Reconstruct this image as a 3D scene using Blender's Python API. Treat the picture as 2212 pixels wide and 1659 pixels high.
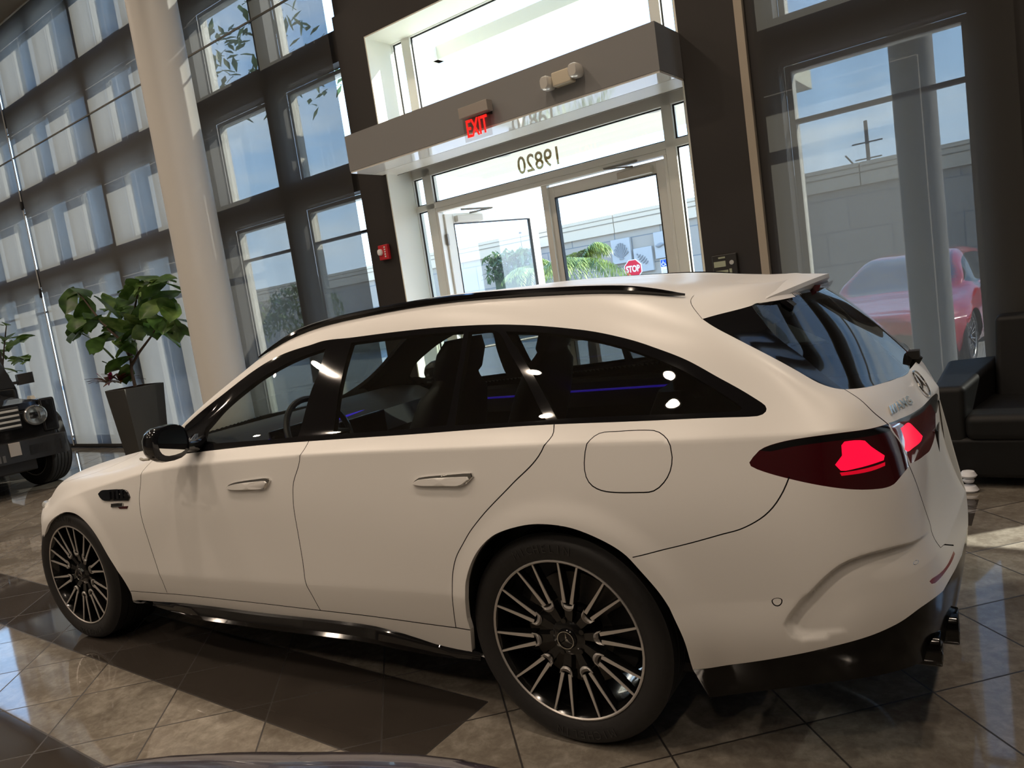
import bpy, bmesh, math, random
import numpy as np
from mathutils import Vector, Matrix
from mathutils.geometry import delaunay_2d_cdt
random.seed(7); rng=np.random.RandomState(5)
SC=bpy.context.scene; COL=SC.collection
for _o in list(bpy.data.objects): bpy.data.objects.remove(_o)
# ================= camera =================
CAM=(1.184263,-1.939603,1.473787); YAW,PITCH,ROLL,FPX=-0.5621285,-0.1117026,-0.1461337,1602.39
_f=Vector((math.sin(YAW)*math.cos(PITCH),math.cos(YAW)*math.cos(PITCH),math.sin(PITCH)))
_r=Vector((math.cos(YAW),-math.sin(YAW),0)); _u=_r.cross(_f)
_c,_s=math.cos(ROLL),math.sin(ROLL)
_R=_c*_r+_s*_u; _U=-_s*_r+_c*_u
cd=bpy.data.cameras.new('camera'); cam=bpy.data.objects.new('camera',cd); COL.objects.link(cam)
cam.matrix_world=Matrix(((_R.x,_U.x,-_f.x,CAM[0]),(_R.y,_U.y,-_f.y,CAM[1]),(_R.z,_U.z,-_f.z,CAM[2]),(0,0,0,1)))
cd.sensor_fit='HORIZONTAL'; cd.sensor_width=36.0; cd.lens=FPX/2212*36; cd.clip_start=.02; cd.clip_end=500
SC.camera=cam
# ================= exposure =================
SC.view_settings.view_transform='Standard'; SC.view_settings.look='None'
SC.view_settings.exposure=0.12; SC.view_settings.gamma=1.0; SC.view_settings.use_curve_mapping=False
# ================= sky =================
wd=bpy.data.worlds.new('sky'); SC.world=wd; wd.use_nodes=True
def node(nt,t,**k):
    n=nt.nodes.new(t)
    for a,b in k.items():
        if a in n.inputs.keys() if hasattr(n.inputs,'keys') else False: n.inputs[a].default_value=b
        else: setattr(n,a,b)
    return n
def setup_world():
    nt=wd.node_tree; nt.nodes.clear(); L=nt.links.new
    out=nt.nodes.new('ShaderNodeOutputWorld'); bg=nt.nodes.new('ShaderNodeBackground')
    tc=nt.nodes.new('ShaderNodeTexCoord'); sep=nt.nodes.new('ShaderNodeSeparateXYZ'); L(tc.outputs['Generated'],sep.inputs[0])
    cr=nt.nodes.new('ShaderNodeValToRGB'); L(sep.outputs['Z'],cr.inputs[0])
    e=cr.color_ramp.elements; e[0].position=0.0; e[0].color=(.66,.80,.95,1); e[1].position=.75; e[1].color=(.17,.36,.80,1)
    m=cr.color_ramp.elements.new(.18); m.color=(.40,.62,.92,1); m2=cr.color_ramp.elements.new(.4); m2.color=(.26,.48,.88,1)
    mp=nt.nodes.new('ShaderNodeMapping'); mp.inputs['Scale'].default_value=(1.2,1.2,5); L(tc.outputs['Generated'],mp.inputs[0])
    nz=nt.nodes.new('ShaderNodeTexNoise'); nz.inputs['Scale'].default_value=2.2; nz.inputs['Detail'].default_value=6; nz.inputs['Roughness'].default_value=.6; L(mp.outputs[0],nz.inputs[0])
    c2=nt.nodes.new('ShaderNodeValToRGB'); c2.color_ramp.elements[0].position=.48; c2.color_ramp.elements[1].position=.80; L(nz.outputs[0],c2.inputs[0])
    mx=nt.nodes.new('ShaderNodeMixRGB'); mx.inputs[2].default_value=(.86,.92,.95,1); L(c2.outputs[0],mx.inputs[0]); L(cr.outputs[0],mx.inputs[1])
    L(mx.outputs[0],bg.inputs[0]); bg.inputs[1].default_value=SKY; L(bg.outputs[0],out.inputs[0])
SKY=5.2
setup_world()
# ================= wall frame (facade axes) =================
TH=math.radians(4.75); WE=Vector((math.cos(TH),-math.sin(TH),0)); WN=Vector((math.sin(TH),math.cos(TH),0)); WD=4.0525
def wp(s,z,o=0.): return WE*s+WN*(WD+o)+Vector((0,0,z))
def sn(s,n,z=0.): return WE*s+WN*n+Vector((0,0,z))
# ================= sun =================
sd=bpy.data.lights.new('sun','SUN'); sd.energy=15.0; sd.angle=math.radians(.6); sd.color=(1,.95,.86)
sun=bpy.data.objects.new('sun',sd); COL.objects.link(sun)
_dir=(WE*-.75+WN*-.66+Vector((0,0,-.60))).normalized(); sun.rotation_euler=_dir.to_track_quat('-Z','Y').to_euler()
CEIL=7.12
LAMPS=[]   # warm ceiling downlights, (s,n,power)
for _i,_s0 in enumerate((-15,-11.5,-8,-4.5,-1,2.5)):
    for _n0 in (-7.0,-4.2,-1.4,1.6):
        LAMPS.append((_s0+.4*(_i%2),_n0,36.0))
WARM=(1.0,.815,.64)
RED=(Vector((1.65,10.85,0)),math.radians(81.5),(1.,1.,.86))
DRK=(Vector((.492,-5.035,0)),math.radians(-71.4),(1,1,1))
# ---- car body surface: tensor spline through levels (low to high) and stations (nose to tail) ----
SX=[-3.5,-3.2,-2.96,-2.7,-2.45,-2.1,-1.75,-1.4,-1.0,-0.55,-0.1,0.25,0.5,0.72,0.88]
BODY_ROWS=[ # y list, z list (stations 3..17), nose xyz (0..2), tail xyz (18..20), x overrides
 dict(y=[.20,.10,.07,.06,.06,.06,.055,.055,.055,.055,.055,.07,.09,.10,.135],
      z=[.20,.22,.235,.235,.24,.24,.25,.25,.25,.25,.245,.24,.262,.29,.315],
      n=[(-3.78,.94,.17),(-3.76,.6,.17),(-3.68,.36,.18)], t=[(.995,.22,.325),(1.07,.47,.32),(1.10,.94,.30)]),
 dict(y=[.175,.055,.03,.025,.025,.025,.025,.025,.025,.025,.02,.02,.03,.045,.08],
      z=[.33,.32,.315,.315,.315,.325,.33,.335,.345,.355,.365,.37,.39,.415,.435],
      n=[(-3.80,.94,.33),(-3.79,.6,.33),(-3.70,.34,.33)], t=[(1.0,.17,.445),(1.09,.45,.45),(1.125,.94,.45)]),
 dict(y=[.165,.035,.01,.003,.0,.0,.0,.0,.0,-.003,-.01,-.005,.01,.03,.065],
      z=[.44,.43,.43,.43,.43,.44,.45,.46,.475,.49,.50,.52,.54,.57,.59],
      n=[(-3.82,.94,.44),(-3.80,.6,.44),(-3.71,.33,.44)], t=[(.995,.165,.60),(1.08,.45,.60),(1.13,.94,.60)]),
 dict(y=[.165,.035,.008,.002,.002,.006,.008,.008,.006,.0,-.012,-.01,.005,.03,.07],
      z=[.58,.60,.62,.63,.64,.65,.66,.67,.68,.68,.68,.68,.68,.69,.69],
      n=[(-3.83,.94,.60),(-3.81,.6,.60),(-3.72,.33,.59)], t=[(.985,.17,.69),(1.06,.45,.69),(1.10,.94,.69)]),
 dict(y=[.185,.055,.025,.02,.02,.02,.02,.02,.02,.018,.005,.005,.02,.05,.10],
      z=[.67,.675,.71,.75,.775,.80,.82,.835,.845,.85,.85,.85,.85,.85,.85],
      n=[(-3.80,.94,.72),(-3.78,.6,.71),(-3.70,.35,.69)], t=[(.983,.22,.85),(1.045,.5,.85),(1.073,.94,.85)]),
 dict(y=[.23,.095,.06,.05,.05,.05,.048,.045,.045,.045,.04,.045,.06,.09,.14],
      z=[.70,.72,.775,.83,.875,.93,.958,.978,.995,1.003,1.010,1.012,1.010,1.008,1.003],
      n=[(-3.75,.94,.78),(-3.73,.6,.77),(-3.65,.40,.73)], t=[(.97,.27,.985),(1.025,.5,.966),(1.074,.94,.97)]),
 dict(y=[.27,.14,.11,.10,.10,.11,.105,.10,.10,.10,.09,.09,.105,.135,.20],
      z=[.745,.775,.825,.872,.915,.978,1.005,1.025,1.038,1.046,1.06,1.065,1.066,1.062,1.053],
      n=[(-3.70,.94,.805),(-3.69,.6,.795),(-3.61,.43,.77)], t=[(.945,.33,1.045),(.985,.55,1.045),(1.02,.94,1.058)]),
 dict(y=[.33,.20,.17,.16,.16,.17,.17,.18,.19,.19,.18,.175,.185,.215,.27],
      z=[.79,.83,.865,.90,.935,1.02,1.09,1.15,1.19,1.20,1.21,1.20,1.19,1.17,1.14],
      n=[(-3.63,.94,.82),(-3.62,.6,.81),(-3.57,.47,.80)], t=[(.855,.40,1.135),(.895,.6,1.145),(.925,.94,1.155)],xo={16:.70,17:.79}),
 dict(y=[.40,.28,.25,.24,.24,.21,.24,.265,.29,.29,.28,.27,.275,.30,.37],
      z=[.815,.86,.895,.925,.955,1.06,1.195,1.31,1.36,1.37,1.36,1.335,1.31,1.29,1.27],
      n=[(-3.57,.94,.83),(-3.57,.7,.825),(-3.55,.52,.82)], t=[(.74,.48,1.27),(.79,.65,1.275),(.815,.94,1.28)],xo={15:.46,16:.56,17:.66}),
 dict(y=[.48,.40,.38,.37,.36,.25,.32,.375,.40,.40,.40,.40,.415,.45,.50],
      z=[.83,.875,.912,.94,.97,1.11,1.30,1.445,1.495,1.502,1.475,1.435,1.397,1.392,1.39],
      n=[(-3.53,.94,.84),(-3.53,.75,.84),(-3.52,.58,.835)], t=[(.64,.56,1.385),(.68,.70,1.385),(.70,.94,1.39)],xo={15:.42,16:.52,17:.59}),
 dict(y=[.68,.66,.66,.66,.66,.62,.60,.63,.65,.65,.65,.65,.65,.66,.68],
      z=[.845,.885,.922,.955,.985,1.13,1.32,1.467,1.518,1.522,1.495,1.46,1.43,1.415,1.405],
      n=[(-3.51,.94,.843),(-3.51,.84,.842),(-3.51,.75,.84)], t=[(.645,.72,1.40),(.675,.80,1.40),(.69,.94,1.40)],xo={15:.46,16:.54,17:.60}),
 dict(y=[.94]*15,
      z=[.845,.888,.926,.962,.995,1.135,1.33,1.47,1.524,1.527,1.497,1.465,1.437,1.425,1.41],
      n=[(-3.505,.94,.845),(-3.503,.94,.845),(-3.502,.94,.845)], t=[(.66,.94,1.408),(.675,.94,1.406),(.69,.94,1.404)],xo={15:.48,16:.56,17:.62}),
]
def _natspline_matrix(t,x):
    """rows: weights so that value(x)=row@values for natural cubic spline knots t"""
    n=len(t); h=np.diff(t); A=np.zeros((n,n)); B=np.zeros((n,n)); A[0,0]=A[-1,-1]=1
    for i in range(1,n-1):
        A[i,i-1]=h[i-1];A[i,i]=2*(h[i-1]+h[i]);A[i,i+1]=h[i]
        B[i,i-1]=6/h[i-1];B[i,i]=-6/h[i-1]-6/h[i];B[i,i+1]=6/h[i]
    M=np.linalg.solve(A,B)
    x=np.asarray(x,float); k=np.clip(np.searchsorted(t,x,side='right')-1,0,n-2)
    hh=h[k]; a=(t[k+1]-x)/hh; b=(x-t[k])/hh
    Wt=np.zeros((len(x),n)); r=np.arange(len(x))
    Wt[r,k]+=a; Wt[r,k+1]+=b
    Wt+=((a**3-a)*hh**2/6)[:,None]*M[k]+((b**3-b)*hh**2/6)[:,None]*M[k+1]
    return Wt
NLV=len(BODY_ROWS); NST=21
KB=np.zeros((NLV,NST,3))
for _j,_r in enumerate(BODY_ROWS):
    for _i in range(3): KB[_j,_i]=_r['n'][_i]; KB[_j,18+_i]=_r['t'][_i]
    for _i in range(15): KB[_j,3+_i]=(_r.get('xo',{}).get(3+_i,SX[_i]),_r['y'][_i],_r['z'][_i])
TU=np.concatenate([[0],np.cumsum(np.linalg.norm(np.diff(KB[4],axis=0),axis=1))]); TU=TU-TU[13]-.1   # u ~ x on the side
TV=np.array([.24,.33,.46,.66,.84,.97,1.05,1.2,1.36,1.53,1.79,2.08])                               # v ~ z on the side
VBREAK=[2,5]
def _vweights(v):
    v=np.asarray(v,float); out=np.zeros((len(v),NLV)); segs=[(0,VBREAK[0]),(VBREAK[0],VBREAK[1]),(VBREAK[1],NLV-1)]
    for a,b in segs:
        lo=-9 if a==0 else TV[a]; hi=9 if b==NLV-1 else TV[b]
        m=(v>=lo)&(v<hi) if b!=NLV-1 else (v>=lo)
        if m.any(): out[np.ix_(m,range(a,b+1))]=_natspline_matrix(TV[a:b+1],v[m])
    return out
ARCH=[(0.05,.375,.385),(-2.905,.345,.385)]
def _sstep(a,b,x):
    t=np.clip((x-a)/(b-a),0,1); return t*t*(3-2*t)
SCOOP=None
def body(u,v,disp=True):
    u=np.asarray(u,float).ravel(); v=np.asarray(v,float).ravel()
    Bu=_natspline_matrix(TU,u); Bv=_vweights(v)
    P=np.einsum('ni,nj,jik->nk',Bu,Bv,KB)
    if disp:
        for cx,cz,r in ARCH:
            d=np.hypot(P[:,0]-cx,P[:,2]-cz); m=(P[:,1]<.5)
            P[:,1]-=np.where(m,.012*(1-_sstep(r+.015,r+.10,d)),0)
        if SCOOP is not None: P=SCOOP(u,v,P)
    return P
def body_n(u,v,disp=True):
    u=np.asarray(u,float).ravel(); v=np.asarray(v,float).ravel()
    h=2e-3
    du=body(u+h,v,disp)-body(u-h,v,disp); dv=body(u,v+h,disp)-body(u,v-h,disp)
    n=np.cross(du,dv); n/=np.linalg.norm(n,axis=1)[:,None]+1e-12
    return n
UVT = {
  'dlo': [(-2.08,1.2914),(-1.9344,1.0472),(-1.7472,1.0505),(-1.4218,1.0493),(-1.0796,1.0489),(-0.7138,1.0515),(-0.3245,1.053),(0.0373,1.0531),(0.3551,1.0476),(0.5204,1.0456),(0.6427,1.0426),(0.6694,1.0432),(0.6831,1.0487),(0.6898,1.0577),(0.6904,1.0671),(0.6854,1.0782),(0.6742,1.0887),(0.6314,1.1197),(0.5568,1.1702),(0.4622,1.236),(0.3522,1.2843),(0.2668,1.3143),(0.1453,1.3442),(0.0171,1.3643),(-0.1198,1.3814),(-0.2624,1.3936),(-0.4924,1.4034),(-0.7474,1.4101),(-0.9829,1.4193),(-1.1436,1.4329),(-1.2362,1.4303),(-1.4499,1.4418),(-1.6193,1.4482),(-1.8068,1.4439),(-1.9405,1.4387),(-2.0438,1.4255)],
  'glass_front': [(-1.8334,1.1027),(-1.8537,1.2479),(-1.7606,1.329),(-1.5786,1.3662),(-1.3984,1.379),(-1.2336,1.3899),(-1.1211,1.3948),(-1.1251,1.3111),(-1.1477,1.2393),(-1.1617,1.1432),(-1.1666,1.073),(-1.4066,1.0767)],
  'glass_rear_a': [(-0.966,1.0714),(-0.9789,1.1675),(-0.9834,1.2923),(-0.9768,1.3951),(-0.6537,1.3851),(-0.3989,1.3775),(-0.3937,1.2589),(-0.4,1.1481),(-0.4058,1.0771),(-0.6765,1.074)],
  'glass_rear_b': [(-0.3677,1.0746),(-0.3697,1.1729),(-0.3697,1.2719),(-0.3747,1.3738),(-0.2499,1.366),(-0.1787,1.288),(-0.0821,1.1808),(-0.0141,1.0967),(0.0085,1.069),(-0.1727,1.0699)],
  'glass_quarter': [(-0.2117,1.3633),(-0.0419,1.3478),(0.1037,1.3248),(0.2238,1.2953),(0.3366,1.2558),(0.4419,1.2058),(0.5361,1.1418),(0.6129,1.0848),(0.6251,1.0722),(0.6163,1.0635),(0.4915,1.0636),(0.2802,1.0697),(0.0474,1.0716),(-0.0034,1.1373),(-0.0923,1.2371)],
  'gap_door_front': [(-2.153,1.0793),(-2.1869,1.0524),(-2.21,0.994),(-2.2093,0.9343),(-2.2173,0.8533),(-2.2061,0.7255),(-2.1749,0.5825),(-2.1451,0.4637),(-2.1392,0.406),(-2.1453,0.3477)],
  'gap_b': [(-1.0905,1.0495),(-1.0969,0.9528),(-1.1373,0.8803),(-1.1457,0.8241),(-1.1468,0.775),(-1.142,0.6655),(-1.14,0.5424),(-1.1426,0.4715),(-1.1247,0.4064),(-1.1108,0.3443)],
  'gap_door_rear': [(0.0407,1.053),(0.0429,1.0093),(0.0024,0.9447),(-0.1012,0.8751),(-0.2017,0.8001),(-0.2761,0.7266),(-0.3211,0.6669),(-0.3597,0.6103),(-0.385,0.5461),(-0.4039,0.4557),(-0.4178,0.3976),(-0.434,0.3305)],
  'gap_sill': [(-2.459,0.3359),(-2.2313,0.3388),(-1.8872,0.3448),(-1.4817,0.3481),(-1.1246,0.3431),(-0.841,0.34),(-0.434,0.3305),(-0.3568,0.3348)],
  'sill_bottom': [(-2.4962,0.2634),(-2.3619,0.2695),(-2.0607,0.284),(-1.574,0.287),(-1.1974,0.2951),(-0.8636,0.2955),(-0.6872,0.2758),(-0.5552,0.2531),(-0.4003,0.2464)],
  'arch_front': [(-3.2948,0.2411),(-3.3155,0.3086),(-3.3199,0.4255),(-3.2978,0.5393),(-3.1645,0.6488),(-3.0482,0.7861),(-2.9317,0.8369),(-2.8093,0.8119),(-2.7055,0.7453),(-2.6124,0.6493),(-2.5367,0.5395),(-2.4732,0.4411),(-2.459,0.3359),(-2.4984,0.2517)],
  'arch_rear': [(-0.4035,0.2407),(-0.3612,0.336),(-0.3595,0.375),(-0.3375,0.4702),(-0.3252,0.5256),(-0.2863,0.6059),(-0.2344,0.6714),(-0.1698,0.7197),(-0.07,0.754),(0.0115,0.7642),(0.1131,0.7549),(0.2066,0.7202),(0.2711,0.6781),(0.3098,0.6273),(0.3652,0.5297),(0.3983,0.4358),(0.4192,0.3615),(0.419,0.2848)],
  'fuel': [(0.1605,0.9261),(0.1645,0.9522),(0.1795,0.9847),(0.206,1.01),(0.258,1.0144),(0.3763,1.0112),(0.4094,0.9904),(0.4306,0.9595),(0.435,0.9346),(0.4284,0.9055),(0.4082,0.8793),(0.3771,0.8601),(0.3322,0.8564),(0.2308,0.8585),(0.1861,0.872),(0.1656,0.8941)],
  'gap_bumper': [(0.7471,0.8847),(0.7305,0.8535),(0.7022,0.8154),(0.6676,0.7856),(0.6146,0.7576),(0.5592,0.7419),(0.3633,0.6823),(0.2996,0.6631)],
  'gap_tailgate': [(0.9446,1.1337),(0.9511,1.107),(0.9872,1.0329),(1.0606,0.9739)],
  'lamp_outer': [(0.6479,0.9185),(0.6586,0.9298),(0.6749,0.9426),(0.7015,0.9521),(0.7592,0.9615),(0.8592,0.9682),(0.9629,0.9716),(1.0581,0.9781),(1.0664,0.9588),(1.1019,0.9258),(1.1247,0.8849),(1.1335,0.8559),(1.0818,0.8435),(1.0406,0.8308),(1.0103,0.8298),(0.9822,0.8325),(0.9132,0.8433),(0.8239,0.8617),(0.7407,0.882),(0.6842,0.8978),(0.6515,0.9106)],
  'lamp_inner': [(1.0692,0.9743),(1.1449,0.9745),(1.2972,0.9671),(1.4732,0.9549),(1.5943,0.9486),(1.6639,0.8964),(1.5964,0.8494),(1.4196,0.8314),(1.2888,0.8443),(1.146,0.8591),(1.134,0.883),(1.1107,0.9244),(1.0769,0.9578)],
  'lamp_bar': [(1.0615,0.9791),(1.1823,0.982),(1.4533,0.9728),(1.7182,0.9595),(1.7937,0.9197),(1.6742,0.8938),(1.5943,0.9486),(1.4732,0.9549),(1.2972,0.9671),(1.1449,0.9745),(1.0692,0.9743)],
  'lamp_black': [(0.6749,0.9426),(0.7014,0.9511),(0.7592,0.9606),(0.8592,0.9673),(0.9629,0.9702),(1.0515,0.9761),(1.0634,0.958),(0.9713,0.955),(0.8595,0.953),(0.7585,0.9469),(0.7043,0.9396)],
  'lamp_reflection': [(0.8723,0.886),(0.9181,0.8859),(0.9735,0.8871),(1.0156,0.8896),(1.0138,0.8812),(0.9598,0.8777),(0.8766,0.8786)],
  'lit_outer': [(0.8613,0.9038),(0.8808,0.9216),(0.8805,0.9429),(0.8891,0.95),(0.9513,0.9466),(0.9692,0.9325),(1.0171,0.9046),(1.011,0.8947),(0.9712,0.8927),(0.9171,0.8901),(0.875,0.8902)],
  'lit_inner': [(1.1312,0.958),(1.2203,0.9634),(1.2825,0.9336),(1.3474,0.8937),(1.309,0.8876),(1.1962,0.8918),(1.1414,0.892),(1.1238,0.9012),(1.1393,0.925)],
  'dpanel': [(0.5883,1.405),(0.8808,1.4564),(0.898,1.3875),(0.9092,1.334),(0.9403,1.2656),(0.9446,1.2044),(0.9409,1.1299),(0.9137,1.1406),(0.8795,1.1663),(0.8448,1.2175),(0.7699,1.284),(0.7032,1.3421)],
  'glass_bottom': [(0.9409,1.1299),(1.0153,1.1161),(1.1568,1.0974),(1.3897,1.0712),(1.6079,1.0594),(1.7607,1.0577)],
  'gap_hatch': [(0.5153,1.5528),(0.5102,1.5117),(0.5274,1.4708),(0.5883,1.405)],
  'bumper_low': [(0.419,0.2848),(0.5193,0.2931),(0.6299,0.3077),(0.7682,0.328),(0.8965,0.3445),(0.9929,0.3613),(1.0882,0.3772),(1.2197,0.3721),(1.352,0.3517),(1.5445,0.3192),(1.9038,0.2669)],
  'tailgate_low': [(1.1335,0.8559),(1.1813,0.7765),(1.2476,0.6562),(1.2501,0.6086),(1.271,0.4737),(1.4017,0.4237)],
  'reflector': [(1.1439,0.4201),(1.1592,0.4217),(1.219,0.4161),(1.3003,0.4117),(1.3869,0.4135),(1.3964,0.4022),(1.3479,0.4007),(1.2584,0.4043),(1.1734,0.4068),(1.1541,0.4111)],
  'vent': [(-2.5866,0.9167),(-2.5603,0.9341),(-2.5051,0.9306),(-2.3621,0.9128),(-2.3164,0.8962),(-2.2929,0.8633),(-2.3064,0.8449),(-2.5172,0.8605),(-2.5592,0.8841)],
  'badge_box': [(-2.456,0.8368),(-2.3539,0.8314),(-2.354,0.8127),(-2.4555,0.8152)],
  'badge_bar': [(-2.4017,0.8137),(-2.3127,0.8136),(-2.3213,0.7979),(-2.3856,0.7993)],
  'handle_front': [(-1.5502,0.872),(-1.5329,0.8824),(-1.483,0.8915),(-1.3364,0.8998),(-1.2791,0.8997),(-1.2693,0.8905),(-1.2874,0.8688),(-1.3024,0.8603),(-1.5006,0.8612)],
  'handle_rear': [(-0.5199,0.8737),(-0.4887,0.8909),(-0.302,0.9029),(-0.2572,0.9042),(-0.2521,0.8937),(-0.2829,0.8732),(-0.3042,0.8681),(-0.482,0.867)],
  'scoop': [(0.6939,0.3983),(0.7112,0.4206),(0.7639,0.4782),(0.8144,0.5717),(0.864,0.6326),(0.9288,0.6578),(1.0218,0.6591),(1.1333,0.6406),(1.2389,0.6374)],
  'scoop_low': [(0.6939,0.3983),(0.7026,0.3743),(0.7263,0.3554),(0.7553,0.3492),(0.8085,0.3478),(0.8565,0.3512)],
  'sensor': [(0.6894,0.4596),(1.1037,0.5174)],
  'hoodline': [(-3.425,1.1867),(-2.8728,1.2234),(-2.7329,1.2949),(-2.685,1.3856),(-2.7587,1.5279),(-3.4238,1.9509)],
  'amg': [(1.0818,1.0054),(1.4011,0.9993),(1.0917,1.0169),(1.4178,1.0081)],
  'star': [(1.7802,1.0264)],
  'plate': [(1.4231,0.8335),(1.6276,0.8417)],
}
# ================= materials =================
MATS={}
def mat(name,color=(.5,.5,.5),rough=.5,metal=0.,coat=0.,emit=None,es=0.,spec=.5,noise=None,trans=0.,coatr=.03,bump=None):
    if name in MATS: return MATS[name]
    m=bpy.data.materials.new(name); m.use_nodes=True; nt=m.node_tree; b=nt.nodes['Principled BSDF']
    b.inputs['Base Color'].default_value=(*color,1); b.inputs['Roughness'].default_value=rough; b.inputs['Metallic'].default_value=metal
    b.inputs['Coat Weight'].default_value=coat; b.inputs['Coat Roughness'].default_value=coatr; b.inputs['Specular IOR Level'].default_value=spec
    if trans: b.inputs['Transmission Weight'].default_value=trans
    if emit: b.inputs['Emission Color'].default_value=(*emit,1); b.inputs['Emission Strength'].default_value=es
    if noise or bump:
        tc=nt.nodes.new('ShaderNodeTexCoord'); nz=nt.nodes.new('ShaderNodeTexNoise')
        sc,amt=noise or bump; nz.inputs['Scale'].default_value=sc; nz.inputs['Detail'].default_value=6
        nt.links.new(tc.outputs['Object'],nz.inputs['Vector'])
        if noise:
            mx=nt.nodes.new('ShaderNodeMixRGB'); mx.inputs[1].default_value=(*[c*(1-amt) for c in color],1); mx.inputs[2].default_value=(*[min(1,c*(1+amt)) for c in color],1)
            nt.links.new(nz.outputs[0],mx.inputs[0]); nt.links.new(mx.outputs[0],b.inputs['Base Color'])
        if bump:
            bp=nt.nodes.new('ShaderNodeBump'); bp.inputs['Strength'].default_value=bump[1]; bp.inputs['Distance'].default_value=.01
            nt.links.new(nz.outputs[0],bp.inputs['Height']); nt.links.new(bp.outputs[0],b.inputs['Normal'])
    MATS[name]=m; return m
def glass_mat(name,tint,gloss=1.0,rough=0.0,gcol=(1,1,1),ior=1.5):
    if name in MATS: return MATS[name]
    m=bpy.data.materials.new(name); m.use_nodes=True; nt=m.node_tree; nt.nodes.clear(); L=nt.links.new
    out=nt.nodes.new('ShaderNodeOutputMaterial'); tr=nt.nodes.new('ShaderNodeBsdfTransparent'); tr.inputs[0].default_value=(*tint,1)
    gl=nt.nodes.new('ShaderNodeBsdfGlossy'); gl.inputs['Roughness'].default_value=rough; gl.inputs[0].default_value=(*gcol,1)
    lw=nt.nodes.new('ShaderNodeLayerWeight'); lw.inputs['Blend'].default_value=.5
    pw=nt.nodes.new('ShaderNodeMath'); pw.operation='POWER'; pw.inputs[1].default_value=5.; L(lw.outputs['Facing'],pw.inputs[0])
    ml=nt.nodes.new('ShaderNodeMath'); ml.operation='MULTIPLY_ADD'; ml.inputs[1].default_value=.92*gloss; ml.inputs[2].default_value=.08*gloss; ml.use_clamp=True; L(pw.outputs[0],ml.inputs[0])
    mx=nt.nodes.new('ShaderNodeMixShader'); L(ml.outputs[0],mx.inputs[0]); L(tr.outputs[0],mx.inputs[1]); L(gl.outputs[0],mx.inputs[2]); L(mx.outputs[0],out.inputs[0])
    MATS[name]=m; return m
def shade_mat(name,openness,transl,dif,weave=260.):
    m=bpy.data.materials.new(name); m.use_nodes=True; nt=m.node_tree; nt.nodes.clear(); L=nt.links.new
    out=nt.nodes.new('ShaderNodeOutputMaterial'); tr=nt.nodes.new('ShaderNodeBsdfTransparent'); tr.inputs[0].default_value=(1,1,.98,1)
    tl=nt.nodes.new('ShaderNodeBsdfTranslucent'); tl.inputs[0].default_value=transl
    df=nt.nodes.new('ShaderNodeBsdfDiffuse'); df.inputs[0].default_value=dif
    ad=nt.nodes.new('ShaderNodeAddShader'); L(tl.outputs[0],ad.inputs[0]); L(df.outputs[0],ad.inputs[1])
    tc=nt.nodes.new('ShaderNodeTexCoord'); mp=nt.nodes.new('ShaderNodeMapping'); mp.inputs['Scale'].default_value=(3,3,.25); L(tc.outputs['Object'],mp.inputs[0])
    nz=nt.nodes.new('ShaderNodeTexNoise'); nz.inputs['Scale'].default_value=1.4; nz.inputs['Detail'].default_value=3; L(mp.outputs[0],nz.inputs[0])
    mr=nt.nodes.new('ShaderNodeMapRange'); mr.inputs[1].default_value=.3; mr.inputs[2].default_value=.7; mr.inputs[3].default_value=1-openness-.008; mr.inputs[4].default_value=1-openness+.008; L(nz.outputs[0],mr.inputs[0])
    mx=nt.nodes.new('ShaderNodeMixShader'); L(mr.outputs[0],mx.inputs[0]); L(tr.outputs[0],mx.inputs[1]); L(ad.outputs[0],mx.inputs[2]); L(mx.outputs[0],out.inputs[0])
    MATS[name]=m; return m
# ================= object helpers =================
def link(name,me,parent=None,m=None,smooth=False):
    o=bpy.data.objects.new(name,me); COL.objects.link(o)
    if m is not None:
        for q in (m if isinstance(m,(list,tuple)) else [m]): me.materials.append(q)
    if smooth:
        for p in me.polygons: p.use_smooth=True
    if parent is not None: setpar(o,parent)
    return o
def wloc(o):
    M=Matrix.Translation(o.location)@o.rotation_euler.to_matrix().to_4x4()
    return M if o.parent is None else wloc(o.parent)@o.matrix_parent_inverse@M
def setpar(o,p):
    o.parent=p; o.matrix_parent_inverse=wloc(p).inverted()
def mesh(name,V,F,m=None,parent=None,smooth=False):
    me=bpy.data.meshes.new(name); me.from_pydata([tuple(v) for v in V],[],[tuple(int(i) for i in f) for f in F]); me.update()
    return link(name,me,parent,m,smooth)
def tag(o,label=None,cat=None,group=None,kind=None):
    if label: o['label']=label
    if cat: o['category']=cat
    if group: o['group']=group
    if kind: o['kind']=kind
    return o
def thing(name,label,cat,loc,group=None):
    o=bpy.data.objects.new(name,None); COL.objects.link(o); o.location=loc; o.empty_display_size=.1
    return tag(o,label,cat,group)
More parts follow.
